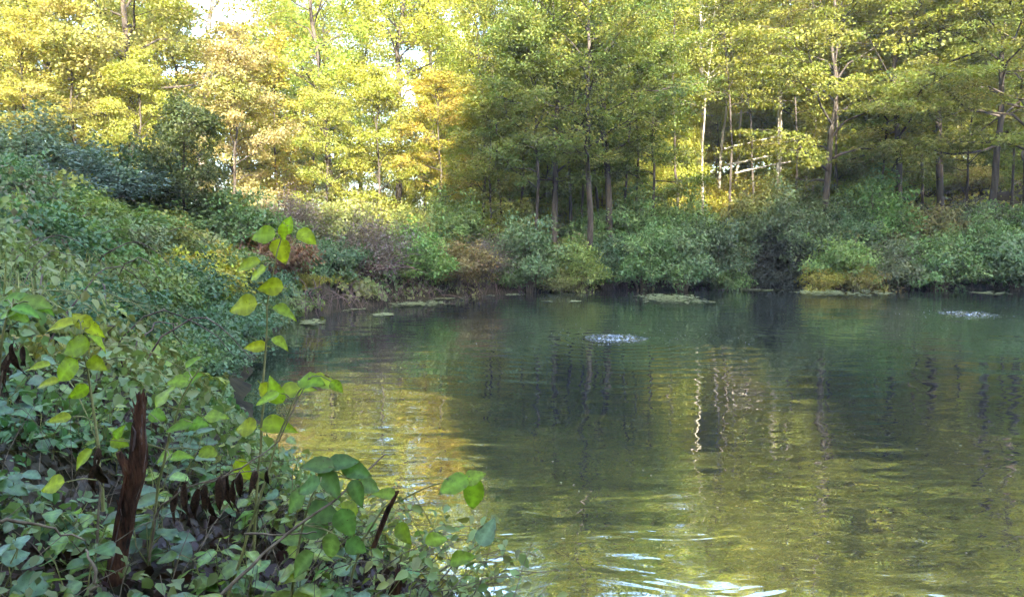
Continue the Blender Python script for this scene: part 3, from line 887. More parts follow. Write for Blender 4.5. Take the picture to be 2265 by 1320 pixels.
def keep_bank(x, y, r):
    s = shore_dist(x, y)
    a = np.arctan2(x, y)
    return (s > 0.05) & (s < 9.0) & (x < -0.2) & (a > -0.78) & (a < 0.0) & (y > 3.6) & (0.6 * vnoise(x + 40, y, 0.8) + 0.4 * vnoise(x + 40, y + 9, 0.3) > 0.30 + 0.12 * r.random(len(x)))


cover('bank_vines', 260000, -17, 0, 3.6, 23, keep_bank, lambda x, y: 0.034 + 0.0034 * np.hypot(x, y),
      'green vines and weeds covering the sloping left bank', 'ground cover', (0.22, 0.28, 0.095), 0.8, 5, broad=True)
def keep_patch(x, y, r):
    return keep_bank(x, y, r) & (vnoise(x + 3, y + 12, 1.5) > 0.58 + 0.1 * r.random(len(x)))


def keep_patch2(x, y, r):
    return keep_bank(x, y, r) & (vnoise(x + 23, y + 2, 1.3) > 0.62 + 0.1 * r.random(len(x)))


cover('yellow_bank_weeds', 90000, -17, 0, 3.6, 23, keep_patch, lambda x, y: 0.05 + 0.003 * np.hypot(x, y),
      'patches of taller yellow-green weeds on the left bank', 'ground cover', (0.36, 0.38, 0.07), 0.95, 15, broad=True)
cover('dry_bank_weeds', 90000, -17, 0, 3.6, 23, keep_patch2, lambda x, y: 0.035 + 0.0025 * np.hypot(x, y),
      'patches of dull greyish dry weeds on the left bank', 'ground cover', (0.24, 0.21, 0.13), 0.95, 16)
cover('far_bank_weeds', 120000, -8, 34, 22, 40, lambda x, y, r: (shore_dist(x, y) > 0.05) & (shore_dist(x, y) < 7) & (np.abs(x / y) < 0.78) & ~((np.abs(x / y - 0.368) < 0.036) & (y < 32.3)),
      lambda x, y: 0.11 + 0 * x, 'weedy undergrowth between the shrubs of the far shore', 'undergrowth', (0.20, 0.245, 0.085), 1.55, 6)
cover('forest_floor_weeds', 50000, -22, 44, 26, 62, lambda x, y, r: (shore_dist(x, y) > 4) & (np.abs(x / y) < 0.78),
      lambda x, y: 0.15 + 0 * x, 'yellow low growth on the forest floor behind the trunks', 'undergrowth', (0.34, 0.28, 0.06), 0.5, 8)


# ------------------------------------------------------------------ unseen leaf curtain added behind the camera, outline shaped to shade the pond
def add_shade_curtain():
    r = np.random.default_rng(77)
    n = 110000
    u = r.uniform(-45, 50, n)                    # across the sun's direction
    D = 26 + r.normal(size=n) * 3              # metres behind the camera along the sun's direction
    shade_profile = 27.0 + 6.4 * smooth(-2.5, 4, u) - 3.4 * smooth(10, 12.5, u) + 4.2 * smooth(17, 20, u)
    top = shade_profile + 1.6 * (vnoise(u, u * 0, 4.5) - 0.5) * 2 + 1.4 * (vnoise(u, u * 0 + 9, 1.7) - 0.5) * 2
    z = top - (r.random(n) ** 1.1) * 24
    z = np.maximum(z, 5)
    sx, sy = math.sin(SUN_TRAVEL), math.cos(SUN_TRAVEL)
    px_, py_ = math.cos(SUN_TRAVEL), -math.sin(SUN_TRAVEL)
    c = np.stack([u * px_ - D * sx, u * py_ - D * sy, z], 1)
    ln = 0.65 + 0.5 * r.random(n)
    me = leaf_mesh('unseen_shade_curtain', c, r.normal(size=(n, 3)), r.normal(size=(n, 3)), ln, ln * 0.8, r.random(n), r.random(n))
    o = obj('unseen_shade_curtain', me, M_LEAF, None, (0.12, 0.16, 0.05))
    tag(o, 'unseen leaf curtain added behind the viewer to shade the pond', 'woods', None, 'stuff')


add_shade_curtain()


# ------------------------------------------------------------------ far-off wood closing the view behind the right shore
def far_wood():
    r = np.random.default_rng(78)
    n = 60000
    ang = r.uniform(-0.12, 0.85, n)
    d = r.uniform(74, 92, n)
    x = ang * d
    top = 15 + 7 * vnoise(ang * 40, ang * 0, 1.0) + 3 * vnoise(ang * 110, ang * 0 + 5, 1.0)
    z = ground_z(x, d) + top * r.random(n) ** 0.8
    ln = 0.42 + 0.3 * r.random(n)
    nr = r.normal(size=(n, 3)) * 0.6 + np.array([0, -0.5, 0.7])
    cl = vnoise(x, z, 1.6)
    me = leaf_mesh('far_off_wood', np.stack([x, d, z], 1), r.normal(size=(n, 3)), nr, ln, ln * 0.75, np.clip(cl * 0.6 + 0.4 * r.random(n), 0, 1), r.random(n))
    tag(obj('far_off_wood', me, M_LEAF, None, YELL), 'far-off yellow wood glimpsed between the trunks', 'woods', None, 'stuff')


far_wood()

# ------------------------------------------------------------------ the hazy autumn air
def haze_box():
    x0, x1, y0, y1, z0, z1 = -60, 75, -8, 95, -3.5, 34
    V = [(x, y, z) for z in (z0, z1) for y in (y0, y1) for x in (x0, x1)]
    Fc = [(0, 2, 3), (0, 3, 1), (4, 5, 7), (4, 7, 6), (0, 1, 5), (0, 5, 4), (2, 6, 7), (2, 7, 3), (0, 4, 6), (0, 6, 2), (1, 3, 7), (1, 7, 5)]
    m, nt, N, L, out = new_mat('hazy_air')
    pv = N.new('ShaderNodeVolumePrincipled')
    pv.inputs['Color'].default_value = (0.95, 0.96, 1.0, 1)
    pv.inputs['Density'].default_value = 0.0008
    pv.inputs['Anisotropy'].default_value = 0.0
    L.new(pv.outputs[0], out.inputs['Volume'])
    tag(obj('haze', tri_mesh('haze', V, Fc), m), 'thin pale haze in the air over the pond', 'haze', None, 'stuff')


haze_box()

# ------------------------------------------------------------------ things on the water
def weed_mat(px, py, wpx, hpx, n, label, rpad=0.10, seed=0):
    r = np.random.default_rng(seed + 500)
    y0 = CAM_Z * F / (py + hpx / 2 - 532.0)
    y1 = CAM_Z * F / (py - hpx / 2 - 532.0)
    yc, hy = (y0 + y1) / 2, (y1 - y0) / 2
    xc = (px - 1132.5) / F * yc
    hx = wpx / 2 / F * yc
    n = int(n * 1.7)
    a = r.random(n) * 6.283
    q = r.random(n) ** 0.75 * 1.15
    lob = 0.65 + 0.5 * vnoise(np.cos(a) * 2 + seed, np.sin(a) * 2, 0.8)
    X = np.cos(a) * q * hx * lob
    Y = np.sin(a) * q * hy * lob
    k = (0.6 * vnoise(X + seed, Y * 0.6, 0.5) + 0.4 * vnoise(X + 5, Y + seed, 0.16)) > 0.30 + 0.28 * q
    k &= shore_dist(X + xc, Y + yc) < -0.05
    X, Y = X[k], Y[k]
    V, TT, b = [], [], 0
    for j in range(len(X)):
        m = 7
        an = np.linspace(0, 6.283, m, endpoint=False) + r.random()
        rr = rpad * 0.62 * (0.4 + 1.1 * r.random()) * (0.8 + 0.4 * r.random(m))
        z = 0.006 + 0.00025 * j
        ring = np.stack([X[j] + np.cos(an) * rr, Y[j] + np.sin(an) * rr * 1.1, np.full(m, z) + r.random(m) * 0.006], 1)
        V.append(np.vstack([[X[j], Y[j], z + 0.004], ring]))
        TT.append(np.array([[b, b + 1 + i_, b + 1 + (i_ + 1) % m] for i_ in range(m)]))
        b += m + 1
    if not V:
        return
    o = obj('floating_weed_mat', tri_mesh('floating_weed_mat', np.vstack(V), np.vstack(TT)), M_PAD)
    o.location = (xc, yc, 0)
    tag(o, label, 'pond weed', 'mats of weed floating near the far shore', 'stuff')


weed_mat(1482, 663, 165, 20, 420, 'largest pale floating weed mat in front of the sea-green shrubs', 0.10, 1)
weed_mat(1860, 650, 230, 11, 420, 'long thin floating weed mat before the yellowish right-shore shrubs', 0.11, 2)
weed_mat(1650, 641, 170, 6, 160, 'narrow streak of floating weed left of the dark hollow', 0.11, 3)
weed_mat(1760, 637, 110, 5, 120, 'narrow streak of floating weed under the dark hollow', 0.11, 4)
weed_mat(2215, 649, 110, 7, 140, 'thin floating weed streak near the right frame edge', 0.11, 5)
weed_mat(2250, 637, 170, 7, 420, 'broad green mat of water weed at the right frame edge', 0.13, 15)
weed_mat(1215, 666, 55, 4, 60, 'tiny floating weed streak below the rounded blue-green shrub', 0.09, 6)
weed_mat(1275, 667, 45, 4, 45, 'tiny floating weed streak right of the rounded blue-green shrub', 0.09, 7)
weed_mat(905, 673, 190, 12, 320, 'pale weed mat along the bank below the green drooping shrub', 0.09, 8)
weed_mat(985, 660, 90, 6, 120, 'thin weed streak below the yellow-brown shrub', 0.09, 9)
weed_mat(850, 697, 52, 6, 60, 'small separate weed patch off the brush pile', 0.08, 10)
weed_mat(760, 684, 110, 10, 180, 'weed mat at the water edge in front of the brush pile', 0.08, 11)
weed_mat(683, 716, 60, 14, 110, 'weed patch at the tip of the left bank', 0.07, 12)
weed_mat(1120, 652, 110, 4, 90, 'weed streak beneath the bare hanging twigs', 0.09, 13)


def splash(p, w, label, seed):
    r = np.random.default_rng(seed)
    root = empty('aerator_splash', (p.x, p.y, 0))
    nr, na = 34, 84
    V = []
    nz1, nz2 = r.random(8) * 6, r.random(8) * 6
    for a in range(nr):
        q = a / (nr - 1)
        for b in range(na):
            th = b / na * 6.283
            X_, Y_ = math.cos(th) * q, math.sin(th) * q
            h = 0.016 * math.sin(q * 21 + 0.8 * math.sin(th * 3 + nz1[0])) * (0.35 + 0.65 * math.exp(-q * 1.2))
            h += 0.075 * w * (float(vnoise(np.array([X_ * 3.2 + seed]), np.array([Y_ * 3.2]), 0.42)[0]) - 0.5) * math.exp(-(q / 0.55) ** 2)
            h += 0.035 * math.exp(-((q - 0.42) / 0.10) ** 2) * (0.4 + 0.6 * math.sin(th * 5 + nz2[1]) ** 2)
            V.append((X_ * w, Y_ * w, h * (1 - q ** 3) + 0.012 * (1 - q ** 2) - 0.004 * q))
    TT = []
    for a in range(nr - 1):
        for b in range(na):
            i0, i1 = a * na + b, a * na + (b + 1) % na
            TT += [(i0, i1, i1 + na), (i0, i1 + na, i0 + na)]
    obj('froth', tri_mesh('froth', V, TT, smooth_shade=True), M_FROTH, root)
    n = 120
    a = r.random(n) * 6.283
    q = w * 0.4 + np.abs(r.normal(size=n)) * w * 1.1
    c = np.stack([np.cos(a) * q * 1.25, np.sin(a) * q, np.where(r.random(n) < 0.35, r.random(n) * 0.22 * np.exp(-q / w / 1.5), 0.004)], 1)
    rad = 0.003 + 0.005 * r.random(n) ** 2
    base = np.array([(1, 0, 0), (-1, 0, 0), (0, 1, 0), (0, -1, 0), (0, 0, 1), (0, 0, -1)], float)
    f = np.array([(0, 2, 4), (2, 1, 4), (1, 3, 4), (3, 0, 4), (2, 0, 5), (1, 2, 5), (3, 1, 5), (0, 3, 5)])
    v = (c[:, None, :] + base[None] * rad[:, None, None]).reshape(-1, 3)
    t = (np.arange(n)[:, None, None] * 6 + f[None]).reshape(-1, 3)
    d = obj('droplets', tri_mesh('droplets', v, t, smooth_shade=True), M_FOAM, root)
    d['kind'] = 'stuff'
    tag(root, label, 'water splash', 'bubbling aerators on the pond')


def froth_material():
    m, nt, N, L, out = new_mat('turbulent_froth')
    geo = N.new('ShaderNodeNewGeometry')
    nz = N.new('ShaderNodeTexNoise'); nz.inputs['Scale'].default_value = 20; nz.inputs['Detail'].default_value = 4
    L.new(geo.outputs['Position'], nz.inputs['Vector'])
    mr = N.new('ShaderNodeMapRange'); mr.inputs['From Min'].default_value = 0.52; mr.inputs['From Max'].default_value = 0.85
    L.new(nz.outputs['Fac'], mr.inputs['Value'])
    a = N.new('ShaderNodeBsdfPrincipled'); a.inputs['Base Color'].default_value = (0.05, 0.062, 0.058, 1); a.inputs['Roughness'].default_value = 0.06; a.inputs['IOR'].default_value = 2.2
    b = N.new('ShaderNodeBsdfPrincipled'); b.inputs['Base Color'].default_value = (0.85, 0.88, 0.9, 1); b.inputs['Roughness'].default_value = 0.3
    ms = N.new('ShaderNodeMixShader')
    L.new(mr.outputs[0], ms.inputs['Fac']); L.new(a.outputs[0], ms.inputs[1]); L.new(b.outputs[0], ms.inputs[2])
    L.new(ms.outputs[0], out.inputs['Surface'])
    return m


M_FROTH = froth_material()
splash(AER[0], 0.85, 'white bubbling splash with scattered droplets near the middle of the pond', 5)
splash(AER[1], 0.95, 'smaller-looking white splash on the far right of the pond', 9)

# ------------------------------------------------------------------ dead wood on the far side
def branch_obj(name, pts, rad, mat, parent, sides=5):
    tb = Tubes()
    tb.add(pts, rad, sides)
    return obj(name, tb.mesh(name), mat, parent)


def curve_pts(r, a, b, n=8, sag=0.0, wob=0.03):
    a, b = np.array(a), np.array(b)
    u = np.linspace(0, 1, n)
    p = a + (b - a) * u[:, None]
    L = np.linalg.norm(b - a)
    p[:, 2] += sag * L * np.sin(u * math.pi)
    p[1:-1] += r.normal(size=(n - 2, 3)) * wob * L
    return p


r = np.random.default_rng(200)
px0 = at(775, 655, 23.0)
root = empty('dead_brush_pile', (px0.x, px0.y, gz(px0.x, px0.y)))
for k in range(34):
    az = r.uniform(-0.6, 3.7)
    ln = r.uniform(0.8, 2.3)
    a = np.array([r.normal() * 0.6, r.normal() * 0.35, r.uniform(0.0, 0.5)])
    b = a + np.array([math.cos(az) * ln, math.sin(az) * ln * 0.5, r.uniform(-0.45, 0.6)])
    branch_obj('branch', curve_pts(r, a, b, 7, r.uniform(0, 0.15)), np.linspace(0.022, 0.006, 7) * r.uniform(0.6, 1.3), M_BRUSH, root, 4)
tag(root, 'tangled pile of dead brown branches at the water edge', 'brush pile')

S('weep', 1735, 32.0, 'added near-black shrub standing in for shade in the hollow at the water edge', (0.035, 0.04, 0.022), 0.9, 0.5, G1, 0.8)  # shade of the hollow put into the leaf colour of these added shrubs
S('low', 1700, 30.9, 'added low shrub painted near-black as shade, left side of the hollow', (0.03, 0.035, 0.02), 0.9, 1.5, G1, 0.9)
S('low', 1770, 30.9, 'added low shrub painted near-black as shade, right side of the hollow', (0.03, 0.035, 0.02), 0.9, 2.5, G1, 0.9)

# pale dead trunk and pale fallen poles in the clearing
b = at(1721, 380, 38.0)
zb = gz(b.x, b.y)
root = empty('dead_tree', (b.x, b.y, zb))
tp = at(1719, 215, 38.0)
u = np.linspace(0, 1, 8)
pts = np.stack([np.sin(u * 4) * 0.05, u * 0.1, -0.2 + u * (tp.z - zb + 3.0)], 1)
branch_obj('trunk', pts, 0.15 - 0.06 * u, M_PALE, root, 8)
branch_obj('branch', [pts[5], pts[5] + [0.4, 0, 0.5], pts[5] + [0.7, 0, 1.2]], [0.05, 0.035, 0.015], M_PALE, root)
branch_obj('branch', [pts[6], pts[6] + [-0.3, 0, 0.4], pts[6] + [-0.5, 0.1, 0.9]], [0.045, 0.03, 0.015], M_PALE, root)
tag(root, 'pale dead upright trunk in the woods right of centre', 'dead tree')
for k, (a, c, lab) in enumerate([((1610, 365, 37.6), (1765, 336, 39.0), 'upper pale fallen pole crossing behind the pale dead trunk'),
                                 ((1625, 384, 37.2), (1760, 356, 38.6), 'middle pale fallen pole crossing behind the pale dead trunk'),
                                 ((1600, 330, 38.5), (1740, 297, 39.5), 'highest pale leaning pole left of the pale dead trunk')]):
    p, q = at(*a), at(*c)
    o = branch_obj('fallen_pole', curve_pts(r, p, q, 7, 0.01, 0.004), np.linspace(0.06, 0.035, 7), M_PALE, None, 6)
    tag(o, lab, 'fallen pole', 'pale fallen poles')
for k, (a, c, lab) in enumerate([((1588, 330, 41.0), (1622, 0, 41.0), 'left pale slanting stem in the bright yellow tree'),
                                 ((1628, 330, 42.0), (1660, -40, 42.0), 'right pale slanting stem in the bright yellow tree'),
                                 ((1800, 390, 38.5), (1803, 250, 38.5), 'thin pale dead stem right of the pale dead trunk'),
                                 ((1787, 390, 39.0), (1785, 250, 39.0), 'thinnest pale dead stem next to the pale dead trunk')]):
    p, q = at(*a), at(*c)
    p.z = gz(p.x, p.y) - 0.1
    o = branch_obj('slender_dead_tree', curve_pts(r, p, q, 9, 0.0, 0.006), np.linspace(0.09, 0.04, 9), M_PALE, None, 6)
    tag(o, lab, 'dead tree', 'pale dead stems')


# ------------------------------------------------------------------ foreground plants
def single_leaf(seed, wide=0.37, curl=0.25, fold=0.25, wave=0.02, petiole=0.12):
    """one broad pointed leaf, unit length along +Y, face up"""
    r = np.random.default_rng(seed)
    n = 13
    t = np.linspace(0, 1, n)
    w = wide * np.sin(np.pi * t ** 0.72) ** 0.8 * (1 - 0.25 * t)
    w[-1] = 0.0; w[0] = 0.02
    ph = r.random() * 6
    y = t * (1 - 0.12 * curl)
    z = -curl * t ** 2 * 0.5
    V, vein, edge = [], [], []
    for i_ in range(n):
        for s in (-1, -0.5, 0, 0.5, 1):
            jag = 1 + (0.025 if (i_ % 2) else -0.02) * abs(s)
            V.append((s * w[i_] * jag, y[i_], z[i_] + abs(s) * w[i_] * fold + (wave * math.sin(t[i_] * 11 + ph + s) * abs(s))))
            vein.append(1.0 if s == 0 else (0.5 if i_ % 3 == 1 else 0.0)); edge.append(1.0 if abs(s) == 1 or i_ > n - 3 else 0.0)
    TT = []
    for i_ in range(n - 1):
        for j in range(4):
            a = i_ * 5 + j
            TT += [(a, a + 1, a + 6), (a, a + 6, a + 5)]
    b = len(V)
    for (yy, zz, rr) in ((-petiole, -0.05, 0.010), (0.02, 0.0, 0.012)):
        for k in range(3):
            V.append((math.cos(k * 2.09) * rr, yy, zz + math.sin(k * 2.09) * rr)); vein.append(0.8); edge.append(0.0)
    for k in range(3):
        k2 = (k + 1) % 3
        TT += [(b + k, b + k2, b + 3 + k2), (b + k, b + 3 + k2, b + 3 + k)]
    V = np.array(V)
    V[:, 0] += 0.06 * np.sin(V[:, 1] * 3 + ph) * V[:, 1]
    return tri_mesh('leaf', V, TT, {'vein': vein, 'edge': edge}, smooth_shade=True)


LEAVES = [single_leaf(1, 0.36, 0.25, 0.22), single_leaf(2, 0.40, 0.45, 0.15, 0.03), single_leaf(3, 0.33, 0.1, 0.35),
          single_leaf(4, 0.42, 0.35, 0.05, 0.035), single_leaf(5, 0.30, 0.7, 0.3, 0.02)]
DEADL = [single_leaf(11, 0.13, 0.5, 0.8, 0.03), single_leaf(12, 0.10, 0.3, 1.1, 0.04), single_leaf(13, 0.15, 0.7, 0.6, 0.03)]
SAPL = [m_.copy() for m_ in LEAVES]
for m_ in LEAVES: m_.materials.append(M_NEAR)
for m_ in SAPL: m_.materials.append(M_SAP)
for m_ in DEADL: m_.materials.append(M_DEAD)


def put_leaf(parent, base, axis, nrm, length, color, mesh, name='leaf', wide=1.0):
    o = bpy.data.objects.new(name, mesh)
    COL.objects.link(o)
    y = Vector(axis).normalized()
    x = y.cross(Vector(nrm)).normalized()
    z = x.cross(y)
    loc = Vector(base) - parent.location
    M = Matrix(((x.x, y.x, z.x, loc.x), (x.y, y.y, z.y, loc.y), (x.z, y.z, z.z, loc.z), (0, 0, 0, 1)))
    o.parent = parent
    o.matrix_basis = M @ Matrix.Diagonal((length * wide, length, length, 1))
    if color is not None:
        o.color = (*color, 1)
    return o


def sapling(name, label, cat, stem, leaves, color, d0, srad=0.004, mat=M_STEM, group=None, seed=0, dead=False):
    """stem: photo pixels (px, py, d); leaves: (px, py, length px, direction deg, face 0..1 [, d])"""
    r = np.random.default_rng(seed + 900)
    P = [at(*s) for s in stem]
    base = P[0]
    root = empty(name, base)
    pts = np.array([p - base for p in P])
    uu = np.linspace(0, 1, len(pts))
    m = max(8, 3 * len(pts))
    u2 = np.linspace(0, 1, m)
    fine = np.stack([np.interp(u2, uu, pts[:, k]) for k in range(3)], 1)
    fine[1:-1] += r.normal(size=(m - 2, 3)) * 0.002
    tb = Tubes()
    srad = srad * 1.35
    tb.add(fine, srad * (1.15 - 0.75 * u2), 5)
    for lf in leaves:
        px, py, lpx, deg, face = lf[:5]
        d = lf[5] if len(lf) > 5 else d0 + r.normal() * 0.04
        c = at(px, py, d)
        L_ = lpx * d / F
        ax = Vector((math.cos(R(deg)), r.normal() * 0.25 - 0.15, math.sin(R(deg)))).normalized()
        nr = Vector((r.normal() * 0.2, -face, 1.0 - 0.6 * face)) + Vector((r.normal() * 0.12, 0, 0))
        if abs(ax.dot(nr.normalized())) > 0.93:
            nr = nr + Vector((0.5, -0.5, 0))
        b0 = c - ax * L_ * 0.5
        put_leaf(root, b0, ax, nr, L_, tuple(np.array(color) * r.uniform(0.82, 1.15)) if not dead else None,
                 (DEADL if dead else SAPL)[int(r.integers(0, 3 if dead else 5))])
        # leaf stalk joins the nearest stem point below it
        rel = np.array(b0 - base)
        k = int(np.argmin(np.linalg.norm(fine - rel, axis=1) + 0.15 * np.maximum(fine[:, 2] - rel[2], 0)))
        mid = (fine[k] + rel) / 2 + np.array([0, 0, 0.01])
        tb.add(np.stack([fine[k], mid, rel]), [srad * 0.45, srad * 0.4, srad * 0.3], 4, cap=False)
    obj('stem', tb.mesh('stem'), mat, root)
    tag(root, label, cat, group)
    return root


YG = (0.40, 0.48, 0.025)
YG2 = (0.36, 0.42, 0.05)
MG = (0.27, 0.40, 0.035)
sapling('sapling', 'tallest slender sapling with yellow-green leaves in front of the left bank', 'sapling',
        [(552, 1325, 2.7), (562, 1180, 2.7), (575, 1000, 2.7), (583, 850, 2.7), (590, 700, 2.7), (605, 590, 2.7), (628, 500, 2.7)],
        [(636, 497, 44, 70, .8), (578, 519, 62, 178, .9), (680, 524, 52, -35, .7), (622, 556, 62, -70, .9), (628, 515, 40, -95, .6),
         (548, 589, 62, 200, .7), (566, 606, 54, 215, .5), (596, 634, 60, 175, 1.0), (534, 676, 72, 185, .9), (633, 687, 62, -15, .5),
         (562, 766, 54, 178, .8), (622, 756, 50, -20, .4), (540, 944, 62, 180, .8), (616, 938, 88, 5, .6), (596, 872, 66, -60, .9),
         (540, 1040, 60, -50, .8)], YG, 2.7, 0.0042, seed=1)
sapling('sapling', 'leafy sapling left of the broken stump with a large round leaf', 'sapling',
        [(228, 1130, 2.35), (222, 1010, 2.35), (205, 900, 2.35), (190, 800, 2.35), (178, 715, 2.35)],
        [(163, 769, 72, 200, 1.0), (135, 722, 68, 195, .5), (178, 706, 52, 130, .7), (208, 728, 54, -25, .8), (222, 755, 56, -35, .3),
         (217, 806, 58, -25, .8), (143, 822, 74, 225, .8), (172, 867, 50, 205, .9), (100, 846, 54, 185, .5), (85, 812, 50, 190, .4),
         (185, 1016, 56, 235, .8), (112, 1072, 62, 190, .7), (130, 925, 50, 180, .4)], YG, 2.35, 0.004, seed=2)
sapling('sapling', 'bright green sprig of overlapping leaves at the left frame edge', 'sapling',
        [(-30, 1000, 2.2), (-10, 840, 2.2), (10, 720, 2.2), (30, 660, 2.2)],
        [(40, 660, 70, 10, .5), (80, 672, 74, -10, .5), (60, 684, 66, -5, .4), (100, 680, 50, -20, .6), (20, 690, 60, 200, .5), (45, 700, 56, -30, .5)],
        (0.22, 0.36, 0.05), 2.2, 0.004, seed=3)
sapling('sapling', 'arching shoot with large drooping leaves reaching over the water', 'sapling',
        [(500, 1330, 2.6), (560, 1150, 2.6), (610, 980, 2.6), (655, 870, 2.6), (690, 832, 2.6)],
        [(605, 862, 72, 120, 1.0), (655, 858, 84, 25, .6), (690, 840, 70, 5, .4), (722, 848, 74, -20, .5), (745, 856, 40, -40, .6), (590, 880, 58, 200, .5)],
        (0.36, 0.45, 0.025), 2.6, 0.004, seed=4)
sapling('sapling', 'leafy shoot directly right of the broken stump top', 'sapling',
        [(330, 1230, 2.6), (350, 1080, 2.6), (375, 960, 2.6), (410, 860, 2.6), (445, 810, 2.6)],
        [(362, 872, 66, 60, .3), (350, 918, 46, -10, .8), (420, 838, 64, 25, .7), (390, 842, 50, 170, .6), (440, 935, 50, 10, .6),
         (395, 942, 60, 190, .5), (480, 918, 56, 5, .4), (400, 1006, 56, 20, .5), (462, 1002, 52, -10, .6), (360, 1010, 44, 200, .4),
         (265, 980, 44, -20, .9), (262, 955, 40, 60, .8), (428, 800, 44, 40, .4)], MG, 2.6, 0.004, seed=5)
sapling('sapling', 'broad-leaved shoot leaning out over the water at the bottom centre', 'sapling',
        [(760, 1340, 2.9), (800, 1200, 2.9), (850, 1120, 2.9), (960, 1070, 2.9), (1040, 1060, 2.9)],
        [(1045, 1100, 96, -100, .8), (1000, 1072, 80, 200, .4), (970, 1190, 64, 10, .7), (895, 1180, 60, -50, .6), (850, 1090, 60, 160, .5),
         (1050, 1052, 54, 30, .5), (800, 1080, 70, 190, .6), (1025, 1235, 70, 20, .5), (760, 1130, 66, 180, .7)], MG, 2.9, 0.004, seed=6)
sapling('twig', 'pale twig at the bottom centre carrying one curled bluish leaf', 'twig',
        [(870, 1335, 3.0), (930, 1290, 3.0), (1000, 1245, 3.0), (1062, 1200, 3.0)],
        [(1078, 1174, 72, 60, .7)], (0.34, 0.48, 0.40), 3.0, 0.003, M_TWIG, seed=7)
sapling('weed', 'dense green weed with drooping leaves right of the hanging dead leaves', 'weed',
        [(640, 1340, 2.6), (660, 1200, 2.6), (690, 1090, 2.6), (720, 1040, 2.6)],
        [(700, 1032, 80, 175, .5), (760, 1020, 70, 10, .5), (790, 1040, 76, -20, .6), (735, 1070, 84, -40, .7), (680, 1075, 70, 200, .6),
         (790, 1092, 70, -60, .8), (820, 1075, 56, -30, .7), (650, 1110, 70, 220, .7), (720, 1130, 80, -10, .6), (765, 1160, 76, -70, .8),
         (690, 1170, 76, 190, .5), (640, 1190, 66, 170, .6), (730, 1215, 80, -100, .8), (670, 1250, 80, 230, .7), (790, 1210, 60, -40, .6)],
        (0.16, 0.26, 0.07), 2.6, 0.004, seed=8)
sapling('dead_weed', 'dead weed with dark curled leaves hanging below its stalk', 'dead weed',
        [(330, 1240, 2.5), (350, 1120, 2.5), (420, 1075, 2.5), (500, 1050, 2.5), (590, 1035, 2.5)],
        [(385, 1122, 80, -95, .8), (410, 1110, 90, -88, .8), (432, 1120, 84, -100, .8), (452, 1108, 70, -90, .8), (486, 1096, 92, -92, .8),
         (503, 1090, 86, -85, .8), (518, 1100, 88, -95, .8), (530, 1078, 70, -88, .8), (560, 1068, 60, -90, .8), (592, 1062, 50, -94, .8), (470, 1130, 70, -80, .8)],
        None, 2.5, 0.003, M_TWIG, seed=9, dead=True)
sapling('dead_weed', 'dead brown leaves on a stalk at the left frame edge', 'dead weed',
        [(-20, 1000, 2.2), (0, 850, 2.2), (20, 780, 2.2), (40, 770, 2.2)],
        [(15, 810, 80, -100, .8), (35, 800, 84, -85, .8), (5, 830, 70, -95, .8), (52, 790, 50, -80, .7)], None, 2.2, 0.003, M_TWIG, seed=10, dead=True)
sapling('dead_weed', 'dark dead leaf bundle left of the broken stump', 'dead weed',
        [(215, 1200, 2.3), (220, 1080, 2.3), (216, 1000, 2.3)],
        [(216, 1050, 90, -92, .9), (206, 1065, 80, -98, .9), (226, 1060, 84, -84, .9), (214, 1020, 60, -90, .9)], None, 2.3, 0.003, M_TWIG, seed=11, dead=True)


